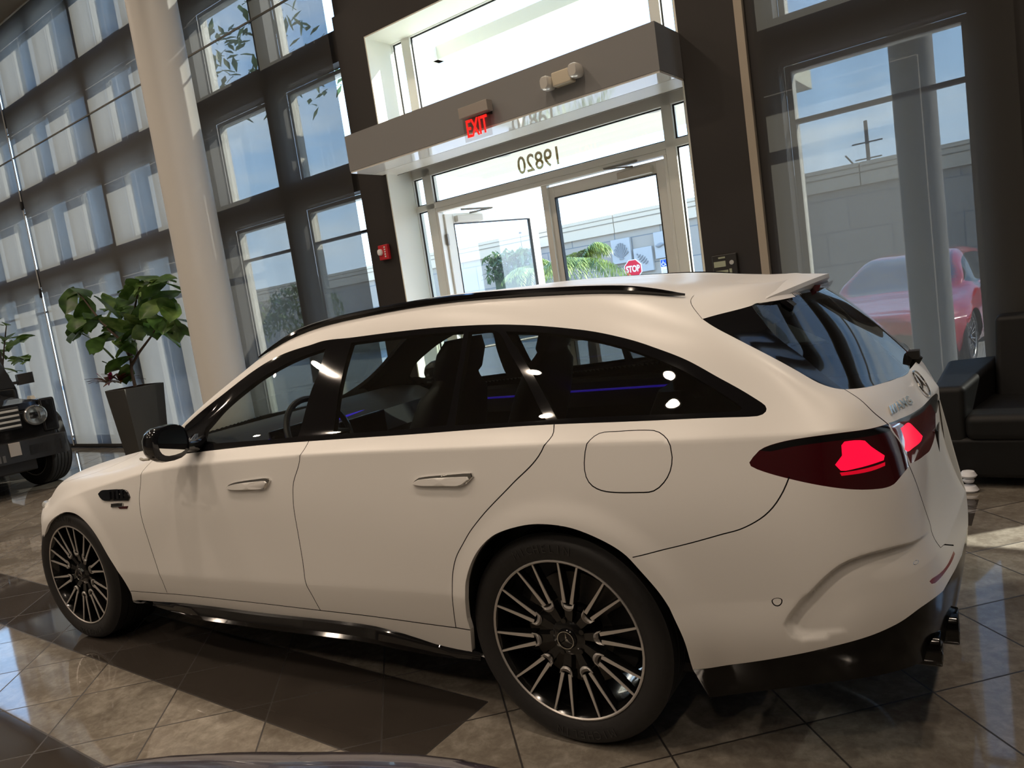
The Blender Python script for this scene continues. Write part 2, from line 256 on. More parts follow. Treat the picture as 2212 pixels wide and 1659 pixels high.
class MB:
    def __init__(s): s.V=[];s.F=[]
    def add(s,V,F):
        k=len(s.V); s.V+=[tuple(v) for v in V]; s.F+=[tuple(i+k for i in f) for f in F]; return s
    def hexa(s,P): # 8 points: bottom 4 ccw, top 4 ccw
        return s.add(P,[(3,2,1,0),(4,5,6,7),(0,1,5,4),(1,2,6,5),(2,3,7,6),(3,0,4,7)])
    def box(s,x0,x1,y0,y1,z0,z1,fn=None):
        P=[(x0,y0,z0),(x1,y0,z0),(x1,y1,z0),(x0,y1,z0),(x0,y0,z1),(x1,y0,z1),(x1,y1,z1),(x0,y1,z1)]
        if fn: P=[fn(*p) for p in P]
        return s.hexa(P)
    def wbox(s,s0,s1,z0,z1,o0,o1): # facade frame
        return s.box(s0,s1,o0,o1,z0,z1,lambda a,b,c:tuple(wp(a,c,b)))
    def tube(s,P,r,n=8,caps=True):
        P=[Vector(p) for p in P]; R=r if isinstance(r,(list,tuple)) else [r]*len(P)
        t0=(P[1]-P[0]).normalized(); a=t0.orthogonal().normalized(); V=[]
        for i,p in enumerate(P):
            t=(P[min(i+1,len(P)-1)]-P[max(i-1,0)]).normalized(); a=(a-t*a.dot(t)).normalized(); b=t.cross(a)
            for k in range(n):
                an=2*math.pi*k/n; V.append(p+(a*math.cos(an)+b*math.sin(an))*R[i])
        F=[(i*n+k,i*n+(k+1)%n,(i+1)*n+(k+1)%n,(i+1)*n+k) for i in range(len(P)-1) for k in range(n)]
        if caps: F+=[tuple(range(n-1,-1,-1)),tuple(range((len(P)-1)*n,len(P)*n))]
        return s.add(V,F)
    def lathe(s,prof,c,axis='z',n=32,closed=False):
        V=[];m=len(prof)
        for k in range(n):
            a=2*math.pi*k/n; ca,sa=math.cos(a),math.sin(a)
            for r,h in prof:
                V.append((c[0]+r*ca,c[1]+r*sa,c[2]+h) if axis=='z' else ((c[0]+r*ca,c[1]+h,c[2]+r*sa) if axis=='y' else (c[0]+h,c[1]+r*ca,c[2]+r*sa)))
        F=[]
        for k in range(n):
            for i in range(m if closed else m-1):
                j=(i+1)%m; q=(k*m+i,k*m+j,((k+1)%n)*m+j,((k+1)%n)*m+i); F.append(q if axis!='y' else q[::-1])
        return s.add(V,F)
    def grid(s,fn,nu,nv,wrapu=False):
        V=[fn(i/(nu if wrapu else nu-1),j/(nv-1)) for i in range(nu) for j in range(nv)]
        F=[(i*nv+j,((i+1)%nu)*nv+j,((i+1)%nu)*nv+j+1,i*nv+j+1) for i in range(nu if wrapu else nu-1) for j in range(nv-1)]
        return s.add(V,F)
    def build(s,name,m=None,parent=None,smooth=False,bevel=0,seg=2,sub=0,auto=None):
        o=mesh(name,s.V,s.F,m,parent,smooth)
        if auto is not None:
            bm=bmesh.new(); bm.from_mesh(o.data)
            bmesh.ops.remove_doubles(bm,verts=bm.verts,dist=1e-5); bmesh.ops.recalc_face_normals(bm,faces=bm.faces)
            for f in bm.faces: f.smooth=True
            for e in bm.edges:
                e.smooth = not (len(e.link_faces)==2 and e.calc_face_angle(0)>math.radians(auto))
            bm.to_mesh(o.data); bm.free()
        if bevel:
            md=o.modifiers.new('bevel','BEVEL'); md.width=bevel; md.segments=seg; md.limit_method='ANGLE'; md.angle_limit=math.radians(35)
            if auto is None:
                for p in o.data.polygons: p.use_smooth=True
                md.harden_normals=True
        if sub:
            md=o.modifiers.new('sub','SUBSURF'); md.levels=sub; md.render_levels=sub
        return o
def text_mesh(body,size,depth=.002,bold=0.,align='CENTER'):
    cu=bpy.data.curves.new('lettering','FONT'); cu.body=body; cu.size=size; cu.extrude=depth; cu.offset=bold; cu.align_x=align; cu.align_y='CENTER'; cu.resolution_u=3
    o=bpy.data.objects.new('lettering',cu); COL.objects.link(o)
    dg=bpy.context.evaluated_depsgraph_get(); me=bpy.data.meshes.new_from_object(o.evaluated_get(dg)); bpy.data.objects.remove(o); bpy.data.curves.remove(cu)
    return me
def place_mesh(me,name,origin,xa,ya,m,parent=None,sx=1.,sy=1.):
    xa=Vector(xa).normalized(); za=xa.cross(Vector(ya)).normalized(); ya=za.cross(xa)
    M=Matrix(((xa.x*sx,ya.x*sy,za.x,origin[0]),(xa.y*sx,ya.y*sy,za.y,origin[1]),(xa.z*sx,ya.z*sy,za.z,origin[2]),(0,0,0,1)))
    me.transform(M); me.update()
    if M.determinant()<0: me.flip_normals()
    return link(name,me,parent,m)
# ================= car shell cutting =================
def smoothpoly(pts,closed,step=.014,corner=48):
    P=np.array(pts,float); n=len(P)
    def g(i): return P[i%n] if closed else P[min(max(i,0),n-1)]
    def iscorner(i):
        a=g(i)-g(i-1); b=g(i+1)-g(i); la,lb=np.hypot(*a),np.hypot(*b)
        if la<1e-9 or lb<1e-9: return True
        return math.degrees(math.acos(np.clip(a@b/la/lb,-1,1)))>corner
    out=[]
    for i in range(n if closed else n-1):
        p0,p1,p2,p3=g(i-1),g(i),g(i+1),g(i+2)
        if iscorner(i): p0=p1-(p2-p1)
        if iscorner(i+1): p3=p2+(p2-p1)
        d=max(np.hypot(*(p2-p1)),1e-6); k=max(1,int(d/step))
        ta=(p2-p0)/(np.hypot(*(p2-p0))+1e-9)*d; tb=(p3-p1)/(np.hypot(*(p3-p1))+1e-9)*d
        for j in range(k):
            t=j/k; out.append((2*t**3-3*t*t+1)*p1+(t**3-2*t*t+t)*ta+(-2*t**3+3*t*t)*p2+(t**3-t*t)*tb)
    if not closed: out.append(P[-1])
    return np.array(out)
def pip(Q,poly):
    x,y=Q[:,0],Q[:,1]; ins=np.zeros(len(Q),bool); n=len(poly); j=n-1
    for i in range(n):
        xi,yi=poly[i]; xj,yj=poly[j]
        c=((yi>y)!=(yj>y)); 
        with np.errstate(divide='ignore',invalid='ignore'):
            ins^=c&(x<(xj-xi)*(y-yi)/(yj-yi+1e-15)+xi)
        j=i
    return ins
def strip(pl,w=.0022,close=False):
    pl=np.array(pl); 
    if close: t=np.roll(pl,-1,0)-np.roll(pl,1,0)
    else: t=np.gradient(pl,axis=0)
    t/=np.hypot(t[:,0],t[:,1])[:,None]+1e-12; nrm=np.stack([-t[:,1],t[:,0]],1)
    return pl+nrm*w, pl-nrm*w
UVS={}
for _k,_v in UVT.items():
    _cl=not(_k.startswith('gap') or _k in('sill_bottom','bumper_low','tailgate_low','glass_bottom','scoop','scoop_low','hoodline','arch_front','arch_rear'))
    if len(_v)>2: UVS[_k]=smoothpoly(_v,_cl)
# front arch: the part hidden behind the lip, completed as the same arch
_af=[(-3.325,.20),(-3.327,.30),(-3.322,.42),(-3.297,.54)]+[tuple(p) for p in UVT['arch_front'][4:]]+[(-2.44,.20)]
UVS['arch_front']=smoothpoly(_af,False)
UVS['arch_rear']=np.vstack([[(-.335,.20)],UVS['arch_rear'],[(.435,.20)]])
_sl=UVS['scoop']; _sw=UVS['scoop_low']
def _sdist(Q,pl,cap=.6):
    best=np.full(len(Q),9.); sg=np.ones(len(Q))
    for a,b in zip(pl[:-1:2],pl[2::2]):
        d=b-a; L=d@d; t=np.clip(((Q-a)@d)/L,0,1); r=Q-(a+t[:,None]*d); h=np.hypot(r[:,0],r[:,1])
        m=h<best; best[m]=h[m]; cr=d[0]*r[:,1]-d[1]*r[:,0]; sg[m]=np.sign(cr[m])
    return best*sg
def _scoop(u,v,P):
    m=(u>.6)&(u<1.6)&(v>.3)&(v<.85)
    if not m.any(): return P
    Q=np.stack([u[m],v[m]],1)
    d=-_sdist(Q,_sl)            # inside (right of / below the edge) positive
    d2=_sdist(Q,_sw)            # above the lower lip positive
    w=_sstep(0,.022,d)*np.exp(-np.clip(d,0,9)/.11)*np.maximum(_sstep(-.002,.03,d2),_sstep(_sw[-1,0]-.12,_sw[-1,0]+.06,Q[:,0]))
    w*=1-_sstep(1.02,1.28,Q[:,0])
    P[m,1]+=.034*w; P[m,0]-=.006*w
    return P
SCOOP=_scoop
V_TOP=2.08; U0,U1=TU[0],TU[-1]
def build_uv(detail=True):
    segs=[]   # list of (poly points, closed)
    def C(k,closed): segs.append((UVS[k],closed))
    C('dlo',True); segs.append((UVS['arch_front'],False)); segs.append((UVS['arch_rear'],False))
    st={}
    gapn=['gap_door_front','gap_b','gap_door_rear','gap_sill','gap_bumper','gap_tailgate','gap_hatch','tailgate_low','hoodline']
    if detail:
        for k in ('glass_front','glass_rear_a','glass_rear_b','glass_quarter','lamp_outer','lamp_inner','lamp_bar','lit_outer','lit_inner','dpanel','reflector','lamp_black','lamp_reflection'): C(k,True)
        _bl=UVS['bumper_low']; segs.append((np.vstack([_bl[_bl[:,0]<1.22],[(1.35,.372),(1.5,.36),(1.775,.352)]]),False)); segs.append((UVS['sill_bottom'],False)); segs.append((UVS['glass_bottom'],False))
        segs.append((UVS['scoop'],False)); segs.append((UVS['scoop_low'],False))
        for k in gapn:
            a,b=strip(UVS[k],.0018 if k!='hoodline' else .0013); poly=np.vstack([a,b[::-1]]); st[k]=poly; segs.append((poly,True))
        a,b=strip(UVS['fuel'],.0016,True); segs.append((a,True)); segs.append((b,True)); st['fuel']=(a,b)
        for i,(cu,cv) in enumerate(UVT['sensor']):
            an=np.linspace(0,2*np.pi,16,endpoint=False); r=.0145
            a=np.stack([cu+r*np.cos(an),cv+r*np.sin(an)],1); b=np.stack([cu+(r-.003)*np.cos(an),cv+(r-.003)*np.sin(an)],1)
            segs.append((a,True)); segs.append((b,True)); st['s%d'%i]=(a,b)
    else:
        C('glass_front',True); C('glass_rear_a',True); C('glass_quarter',True); C('dpanel',True); C('lamp_outer',True)
    du,dv=(.026,.024) if detail else (.07,.06)
    us=list(np.arange(U0,U1+1e-6,du)); 
    if us[-1]<U1-1e-6: us.append(U1)
    vs=sorted(set([round(x,4) for x in np.arange(.24,V_TOP,dv)]+[.46,.97,V_TOP]))
    vs=[v for i,v in enumerate(vs) if not any(abs(v-w)<.009 and v!=w for w in(.46,.97,V_TOP))]
    G=np.array([(a,b) for a in us for b in vs])
    if detail:
        g2=np.array([(a,b) for a in np.arange(.62,1.42,.011) for b in np.arange(.26,.8,.011)]); 
        G=np.vstack([G,g2])
    pts=[];edges=[];k=0
    for p,cl in segs:
        n=len(p); pts.append(p); edges+=[(k+i,k+i+1) for i in range(n-1)]+([(k+n-1,k)] if cl else []); k+=n
    CP=np.vstack(pts); keep=np.ones(len(G),bool); rad=.007 if detail else .02
    for i in range(0,len(G),2000):
        g=G[i:i+2000]; d=((g[:,None,:]-CP[None])**2).sum(2).min(1); keep[i:i+2000]=d>rad**2
    edgeu=(np.abs(G[:,0]-U0)<1e-6)|(np.abs(G[:,0]-U1)<1e-6)|(np.abs(G[:,1]-V_TOP)<1e-6)|(np.abs(G[:,1]-.24)<1e-6)
    G=G[keep|edgeu]; A=np.vstack([CP,G])
    v,e,f,_,_,_=delaunay_2d_cdt([Vector(p) for p in A],edges,[],0,1e-6)
    A=np.array([(p.x,p.y) for p in v]); F=np.array([t for t in f if len(t)==3])
    cen=A[F].mean(1)
    return A,F,cen,st
def classify(A,F,cen,st,detail=True):
    lab=np.full(len(F),'quarter_panel',dtype=object); u,v=cen[:,0],cen[:,1]
    lab[u<-2.2]='fender'; lab[(u<-3.24)&(v<.80)]='front_bumper'
    hl=UVS['hoodline']; hv=np.interp(u,hl[:,0],hl[:,1]); lab[(v>hv)&(u<-2.42)]='hood'
    lab[(v>1.53)&(u>=-2.42)]='roof'
    # windscreen on the upper front
    if detail or True:
        lab[(v>1.585)&(u>-2.36)&(u<-1.36)]='windscreen'
    def poly(*parts): return np.vstack(parts)
    up=lambda p,d: np.array(p)+np.array([0,d])
    gf,gb,gr,gs=UVS['gap_door_front'],UVS['gap_b'],UVS['gap_door_rear'],UVS['gap_sill']
    sub=lambda a,b: gs[(gs[:,0]>a)&(gs[:,0]<b)]
    pf=poly([up(gf[0],.05)],gf,sub(gf[-1,0],gb[-1,0]),gb[::-1],[up(gb[0],.05)])
    pr=poly([up(gb[0],.05)],gb,sub(gb[-1,0],gr[-1,0]),gr[::-1],[up(gr[0],.05)])
    lab[pip(cen,pf)]='front_door'; lab[pip(cen,pr)]='rear_door'
    sv=np.interp(u,gs[:,0],gs[:,1]); lab[(v<sv)&(u>-2.5)&(u<-.3)]='sill'
    gbp=UVS['gap_bumper'][::-1]; lo=UVS['lamp_outer']; 
    bl=[(.1,.60),(.25,.64)]
    lampb=np.array([(UVT['lamp_outer'][i]) for i in (17,16,15,14,13,12,11)])
    tl=UVS['tailgate_low']
    pb=poly(bl,gbp,lampb[lampb[:,0]>gbp[-1,0]],tl,[(U1+.01,tl[-1,1]),(U1+.01,.1),(.1,.1)])
    lab[pip(cen,pb)]='rear_bumper'
    gt=UVS['gap_tailgate']; gb2=UVS['glass_bottom']
    pt=poly(gt,[UVT['lamp_outer'][8],UVT['lamp_outer'][9],UVT['lamp_outer'][10]],tl,[(U1+.01,tl[-1,1]),(U1+.01,1.058)],gb2[::-1])
    lab[pip(cen,pt)]='tailgate'
    # rear window: everything inside the black panel edge above the glass bottom
    dp=UVT['dpanel']; gw=poly([(U1+.01,1.5),dp[1]],[dp[2],dp[3],dp[4],dp[5],dp[6]],gb2,[(U1+.01,1.058)])
    lab[pip(cen,gw)&(v<1.5)]='rear_window'
    bm_=UVS['bumper_low']; bv=np.interp(u,bm_[:,0],bm_[:,1]); bm_=np.vstack([bm_[bm_[:,0]<1.22],[(1.35,.372),(1.5,.36),(1.78,.352)]]); bv=np.interp(u,bm_[:,0],bm_[:,1]); lab[(v<bv)&(u>.3)]='rear_diffuser'
    if detail:
        sb=UVS['sill_bottom']; sv2=np.interp(u,sb[:,0],sb[:,1]); lab[(v<sv2)&(u>-2.5)&(u<-.3)]='skirt'
    lab[pip(cen,UVS['dpanel'])]='rear_pillar_panel'
    lab[pip(cen,UVS['lamp_outer'])]='tail_lamp'
    if detail:
        lab[pip(cen,UVS['lamp_inner'])]='hatch_lamp'; lab[pip(cen,UVS['lamp_bar'])]='lamp_bar'
        lab[pip(cen,UVS['lamp_black'])]='lamp_black'; lab[pip(cen,UVS['lamp_reflection'])]='lamp_reflection'; lab[pip(cen,UVS['lit_outer'])]='lit_outer'; lab[pip(cen,UVS['lit_inner'])]='lit_inner'; lab[pip(cen,UVS['reflector'])]='reflector'
        for k,p in st.items():
            if isinstance(p,tuple):
                ins=pip(cen,p[0])^pip(cen,p[1]); lab[ins]='panel_gap'
                if k=='fuel':
                    ii=pip(cen,p[0])&pip(cen,p[1]); lab[ii]='fuel_door'
            else: lab[pip(cen,p)]='panel_gap'
    lab[pip(cen,UVS['dlo'])]='window_trim'
    lab[pip(cen,UVS['glass_front'])]='front_door_glass'; lab[pip(cen,UVS['glass_rear_a'])]='rear_door_glass'
    if detail: lab[pip(cen,UVS['glass_rear_b'])]='rear_vent_glass'
    lab[pip(cen,UVS['glass_quarter'])]='quarter_glass'
    af,ar=UVS['arch_front'],UVS['arch_rear']
    lab[pip(cen,af)]='HOLE'; lab[pip(cen,ar)]='HOLE'
    return lab
CARW=1.88
def shell_part(name,A,F,sel,m,parent,off=0.,mirror=False,both=False,inward=False):
    """one panel cut from the body surface; true surface normals on every corner"""
    T=F[sel]
    if len(T)==0: return None
    idx,inv=np.unique(T,return_inverse=True); T2=inv.reshape(T.shape); uvp=A[idx]
    P=body(uvp[:,0],uvp[:,1])
    if off: P=P+body_n(uvp[:,0],uvp[:,1])*NS*off
    co=A[T]; cn=co.mean(1,keepdims=True); q=(co+(cn-co)*.04).reshape(-1,2)
    q[:,0]=np.clip(q[:,0],U0+.003,U1-.003); q[:,1]=np.clip(q[:,1],.243,V_TOP-.003)
    LN=body_n(q[:,0],q[:,1])*NS
    fn=np.cross(P[T2[:,1]]-P[T2[:,0]],P[T2[:,2]]-P[T2[:,0]]); flip=(fn*LN.reshape(-1,3,3).mean(1)).sum(1)<0
    def emit(P,T2,LN,flip):
        T3=T2.copy(); L3=LN.reshape(-1,3,3).copy(); T3[flip]=T2[flip][:,::-1]; L3[flip]=L3[flip][:,::-1]
        return P,T3,L3
    sets=[]
    if not mirror or both: sets.append(emit(P,T2,LN,flip))
    if mirror or both:
        Pm=P.copy(); Pm[:,1]=CARW-Pm[:,1]; Lm=LN.copy(); Lm[:,1]*=-1; sets.append(emit(Pm,T2,Lm,~flip))
    V=[];Fs=[];Ls=[];k=0
    for a,b,c in sets: V.append(a);Fs.append(b+k);Ls.append(c);k+=len(a)
    V=np.vstack(V);Fs=np.vstack(Fs);Ls=np.vstack(Ls)
    if inward: Ls=-Ls; Fs=Fs[:,::-1]; Ls=Ls[:,::-1]
    o=mesh(name,V,Fs,m,parent,True)
    o.data.normals_split_custom_set([tuple(x) for x in Ls.reshape(-1,3)])
    return o
NS=1.0
_t=body_n([-1.],[.7]); NS=-1.0 if _t[0,1]>0 else 1.0
# ================= car materials =================
M_WHITE=mat('satin_white_paint',(.80,.785,.76),.38,0,coat=.25,coatr=.28,spec=.5)
M_GBLK=mat('gloss_black_trim',(.005,.005,.006),.06,0,coat=.2,spec=.45)
M_GAP=mat('panel_gap_black',(.01,.009,.008),.8)
M_RUB=mat('tyre_rubber',(.012,.011,.011),.62,bump=(60,.15))
M_RIMB=mat('alloy_gloss_black',(.008,.008,.008),.15,.2,coat=.5)
M_RIMS=mat('alloy_machined',(.60,.57,.54),.3,.55)
M_CHR=mat('chrome',(.75,.74,.72),.06,1.)
M_GCLR=glass_mat('side_glass',(.82,.86,.84),1.0)
M_GTIN=glass_mat('privacy_glass',(.20,.215,.21),1.1)
M_GREAR=glass_mat('rear_glass',(.22,.24,.24),1.3)
M_TAIL=mat('tail_lamp_red_glass',(.045,.001,.004),.04,0,coat=.8)
M_HL=mat('hatch_lamp_red_glass',(.22,.06,.06),.05,0,coat=1.)
M_LIT=mat('tail_lamp_lit',(.6,.0,.02),.3,emit=(1,.004,.035),es=1.15)
M_REFL=mat('red_reflector',(.22,.006,.012),.25,spec=.3)
M_DARK=mat('dark_cloth',(.018,.017,.017),.85)
M_INT=mat('interior_leather',(.02,.02,.022),.45,bump=(40,.1))
M_BAR=mat('smoked_chrome_bar',(.30,.30,.29),.18,.8)
M_STEEL=mat('brake_steel',(.10,.095,.09),.4,.8)
M_SCREEN=mat('display_glass',(.008,.008,.012),.08,coat=.5)
M_AMB=mat('ambient_light_blue',(.02,.01,.2),.4,emit=(.08,.03,1.),es=.55)
# ================= wheel =================
RR=.2708
def star_mesh(mb,c,R,y,axis='y',t=.004,fn=None):
    """three pointed star inside a ring, lying in the xz plane at y, facing -y"""
    def pt(x,z,yy): 
        p=(c[0]+x,yy,c[2]+z); return fn(*p) if fn else p
    for k in range(3):
        a=math.pi/2+k*2*math.pi/3; d=(math.cos(a),math.sin(a)); n=(-d[1],d[0]); w=R*.13
        V=[pt(n[0]*w,n[1]*w,y),pt(-n[0]*w,-n[1]*w,y),pt(d[0]*R,d[1]*R,y),pt(0,0,y-t*1.6),pt(-n[0]*w-d[0]*w,-n[1]*w-d[1]*w,y),pt(n[0]*w-d[0]*w,n[1]*w-d[1]*w,y)]
        mb.add(V,[(0,2,3),(2,1,3),(4,3,1),(0,3,5)])
    n=28; V=[]
    for k in range(n):
        a=2*math.pi*k/n
        for r,yy in((R*1.0,y),(R*1.04,y-t),(R*1.12,y-t),(R*1.16,y)): V.append(pt(r*math.cos(a),r*math.sin(a),yy))
    mb.add(V,[(k*4+i,((k+1)%n)*4+i,((k+1)%n)*4+i+1,k*4+i+1) for k in range(n) for i in range(3)])
def make_wheel(parent,loc,ang,steer=0.,width=.285,R=.36,flip=False):
    mb=MB()
    # barrel and back of the alloy
    mb.lathe([(RR+.002,-.004),(RR-.004,.006),(RR-.012,.02),(RR-.02,.05),(RR-.028,.10),(RR-.02,width-.02),(RR,width)],(0,0,0),'y',64)
    mb.lathe([(.0,.014),(.042,.014),(.060,.022),(.070,.05),(.07,.075),(.0,.075)],(0,0,0),'y',40)
    def arm(a0,r0,a1,r1,w0,w1,ya,yb,dep):
        p=Vector((math.cos(a0)*r0,0,math.sin(a0)*r0)); q=Vector((math.cos(a1)*r1,0,math.sin(a1)*r1)); t=(q-p).normalized(); n=Vector((-t.z,0,t.x))
        P=[]
        for yy in (dep,0):
            for s,(c,w,y0) in ((-1,(p,w0,ya)),(-1,(q,w1,yb)),(1,(q,w1,yb)),(1,(p,w0,ya))):
                v=c+n*s*w; P.append((v.x,y0+yy,v.z))
        return P
    trim=MB()
    hw=math.radians(7.4); ri=.108
    for k in range(10):
        a=ang+k*math.pi/5
        mb.hexa(arm(a,.045,a,ri+.012,.010,.017,.024,.0135,.035))
        for s in(-1,1):
            n=6
            for j in range(n):
                r0=ri+.018+(RR-.004-ri-.018)*j/n; r1=ri+.018+(RR-.004-ri-.018)*(j+1)/n
                f0,f1=j/n,(j+1)/n; dy=lambda f:.009-.010*f
                w=lambda f:.0060-.0030*f
                k0=hw*(.80+.2*f0); k1=hw*(.80+.2*f1)
                trim.hexa(arm(a+s*k0,r0,a+s*k1,r1,w(f0),w(f1),dy(f0),dy(f1),.004))
                mb.hexa(arm(a+s*k0,r0,a+s*k1,r1,w(f0)+.0012,w(f1)+.0012,dy(f0)+.0035,dy(f1)+.0035,.04*(1-.4*f0)))
        # curved foot of the U
        fh=math.radians(10.2)
        for j in range(8):
            b0=a+fh*(-1+2*j/8); b1=a+fh*(-1+2*(j+1)/8); c=lambda b:1-.15*math.sqrt(max(0,1-((b-a)/fh)**2))
            V=[]
            for yy in(.004,0):
                for b,rr in((b0,ri*c(b0)+.008),(b1,ri*c(b1)+.008),(b1,ri*c(b1)+.025),(b0,ri*c(b0)+.025)):
                    V.append((math.cos(b)*rr*1.,.0080+yy,math.sin(b)*rr))
            trim.hexa(V)
    trim.lathe([(RR-.005,-.003),(RR-.001,-.0065),(RR+.003,-.005),(RR+.004,.0)],(0,0,0),'y',72)
    for k in range(5):
        a=ang+.3+k*2*math.pi/5; mb.lathe([(.0,.004),(.009,.004),(.010,.016)],(math.cos(a)*.058,0.012,math.sin(a)*.058),'y',10)
    w=mb.build('wheel',M_RIMB,None,auto=35); w.location=loc
    if parent: setpar(w,parent)
    tr_=trim.build('spoke_trim',M_RIMS,None,auto=30); tr_.parent=w
    ty=MB(); prof=[(RR+.002,.0),(RR+.012,-.008),(RR+.04,-.017),(R-.03,-.016),(R-.012,-.006),(R-.004,.012)]
    nb=5; ww=width-.024
    for i in range(nb):
        y0=.014+ww*i/nb; y1=.014+ww*(i+1)/nb-.008; prof+=[(R,y0),(R,y1),(R-.007,y1+.001),(R-.007,y1+.007)]
    prof+=[(R-.012,width+.006),(R-.03,width+.016),(RR+.04,width+.017),(RR,width)]
    ty.lathe(prof,(0,0,0),'y',72); t=ty.build('tyre',M_RUB,None,auto=40); t.parent=w
    dk=MB(); dk.lathe([(.09,.10),(.195,.10),(.195,.13),(.09,.13)],(0,0,0),'y',48,closed=True); d=dk.build('brake_disc',M_STEEL,None,auto=40); d.parent=w
    cb=MB(); 
    for j in range(8):
        a0=math.radians(-28+7*j)+(0 if loc[0]>-1 else math.pi); a1=a0+math.radians(7)
        P=[]
        for r in(.14,.225):
            for a,yy in((a0,.075),(a1,.075),(a1,.15),(a0,.15)): P.append((math.cos(a)*r,yy,math.sin(a)*r))
        cb.hexa(P)
    c=cb.build('brake_caliper',M_DARK,None,auto=40); c.parent=w
    cp=MB(); cp.lathe([(.0,.004),(.030,.004),(.034,.008),(.036,.016)],(0,0,0),'y',32); o=cp.build('wheel_cap',M_GBLK,None,auto=40); o.parent=w
    cs=MB(); star_mesh(cs,(0,0,0),.027,.003); o=cs.build('wheel_star_emblem',M_CHR,None); o.parent=w
    # raised sidewall lettering
    word='MICHELIN'
    for side,base in((0,math.radians(97)),(1,math.radians(277))):
        let=MB()
        for i,ch in enumerate(word):
            me=text_mesh(ch,.040,.0006); a=base-(i-3.5)*.098*.9
            rr=R-.045; up=Vector((math.cos(a),0,math.sin(a))); xa=Vector((math.sin(a),0,-math.cos(a)))
            for v in me.vertices:
                p=up*rr+xa*v.co.x*.85+up*v.co.y; v.co=Vector((p.x,-.0178-v.co.z,p.z))
            V=[tuple(v.co) for v in me.vertices]; let.add(V,[tuple(p.vertices) for p in me.polygons]); bpy.data.meshes.remove(me)
        o=let.build('tyre_lettering',mat('tyre_lettering_rubber',(.028,.027,.026),.5),None); o.parent=w
    w.rotation_euler=(0,0,steer)
    return w
def copy_obj(o,parent=None):
    c=o.copy(); COL.objects.link(c); c.parent=parent
    for ch in list(o.children): copy_obj(ch,c)
    return c
def far_wheel(w,parent,y):
    c=copy_obj(w,parent); c.matrix_parent_inverse=w.matrix_parent_inverse.copy(); c.location=(w.location[0],y,w.location[2]); c.rotation_euler=(0,0,math.pi+w.rotation_euler[2]); return c
def loft(mb,rings,closed=True,caps=True):
    V=[];n=len(rings[0])
    for r in rings: V+=[tuple(p) for p in r]
    F=[]
    for i in range(len(rings)-1):
        for k in range(n if closed else n-1):
            j=(k+1)%n; F.append((i*n+k,i*n+j,(i+1)*n+j,(i+1)*n+k))
    if caps: F+=[tuple(range(n-1,-1,-1)),tuple(range((len(rings)-1)*n,len(rings)*n))]
    return mb.add(V,F)
def sring(c,a,b,hx,hy,n=16,e=3.):
    """superellipse ring round c with axes a,b"""
    out=[]
    for k in range(n):
        t=2*math.pi*k/n; ct,st=math.cos(t),math.sin(t)
        x=abs(ct)**(2/e)*(1 if ct>=0 else -1)*hx; y=abs(st)**(2/e)*(1 if st>=0 else -1)*hy
        out.append(Vector(c)+Vector(a)*x+Vector(b)*y)
    return out
# ================= the white estate car =================
car=thing('car','matte white estate car parked across the showroom floor','car',(-1.3,.94,0))
A,F,CEN,ST=build_uv(True); LAB=classify(A,F,CEN,ST,True)
def sp(name,labs,m,both=False,mirror=False,off=0.,inward=False,nm=None):
    sel=np.isin(LAB,labs if isinstance(labs,(list,tuple)) else [labs])
    return shell_part(nm or name,A,F,sel,m,car,off,mirror,both,inward)
for lb in ('fender','front_door','rear_door','quarter_panel','sill','fuel_door'):
    sp(lb,lb,M_WHITE); 
    if lb!='fuel_door': sp(lb,lb,M_WHITE,mirror=True)
sp('quarter_panel','fuel_door',M_WHITE,mirror=True)
for lb in ('hood','roof','front_bumper','rear_bumper','tailgate'): sp(lb,lb,M_WHITE,both=True)
sp('panel_gap','panel_gap',M_GAP,both=True,off=-.004)
sp('window_trim','window_trim',M_GBLK); sp('window_trim','window_trim',M_GBLK,mirror=True)
rw_sel=None
for lb,m in(('front_door_glass',M_GCLR),('rear_door_glass',glass_mat('rear_door_tint',(.50,.54,.52),1.1)),('rear_vent_glass',M_GTIN),('quarter_glass',M_GTIN)):
    sp(lb,lb,m); sp(lb,lb,m if lb!='quarter_glass' else glass_mat('rear_door_tint',(.34,.36,.35)),mirror=True)
sp('windscreen','windscreen',glass_mat('windscreen_glass',(.75,.8,.78),1.),both=True)
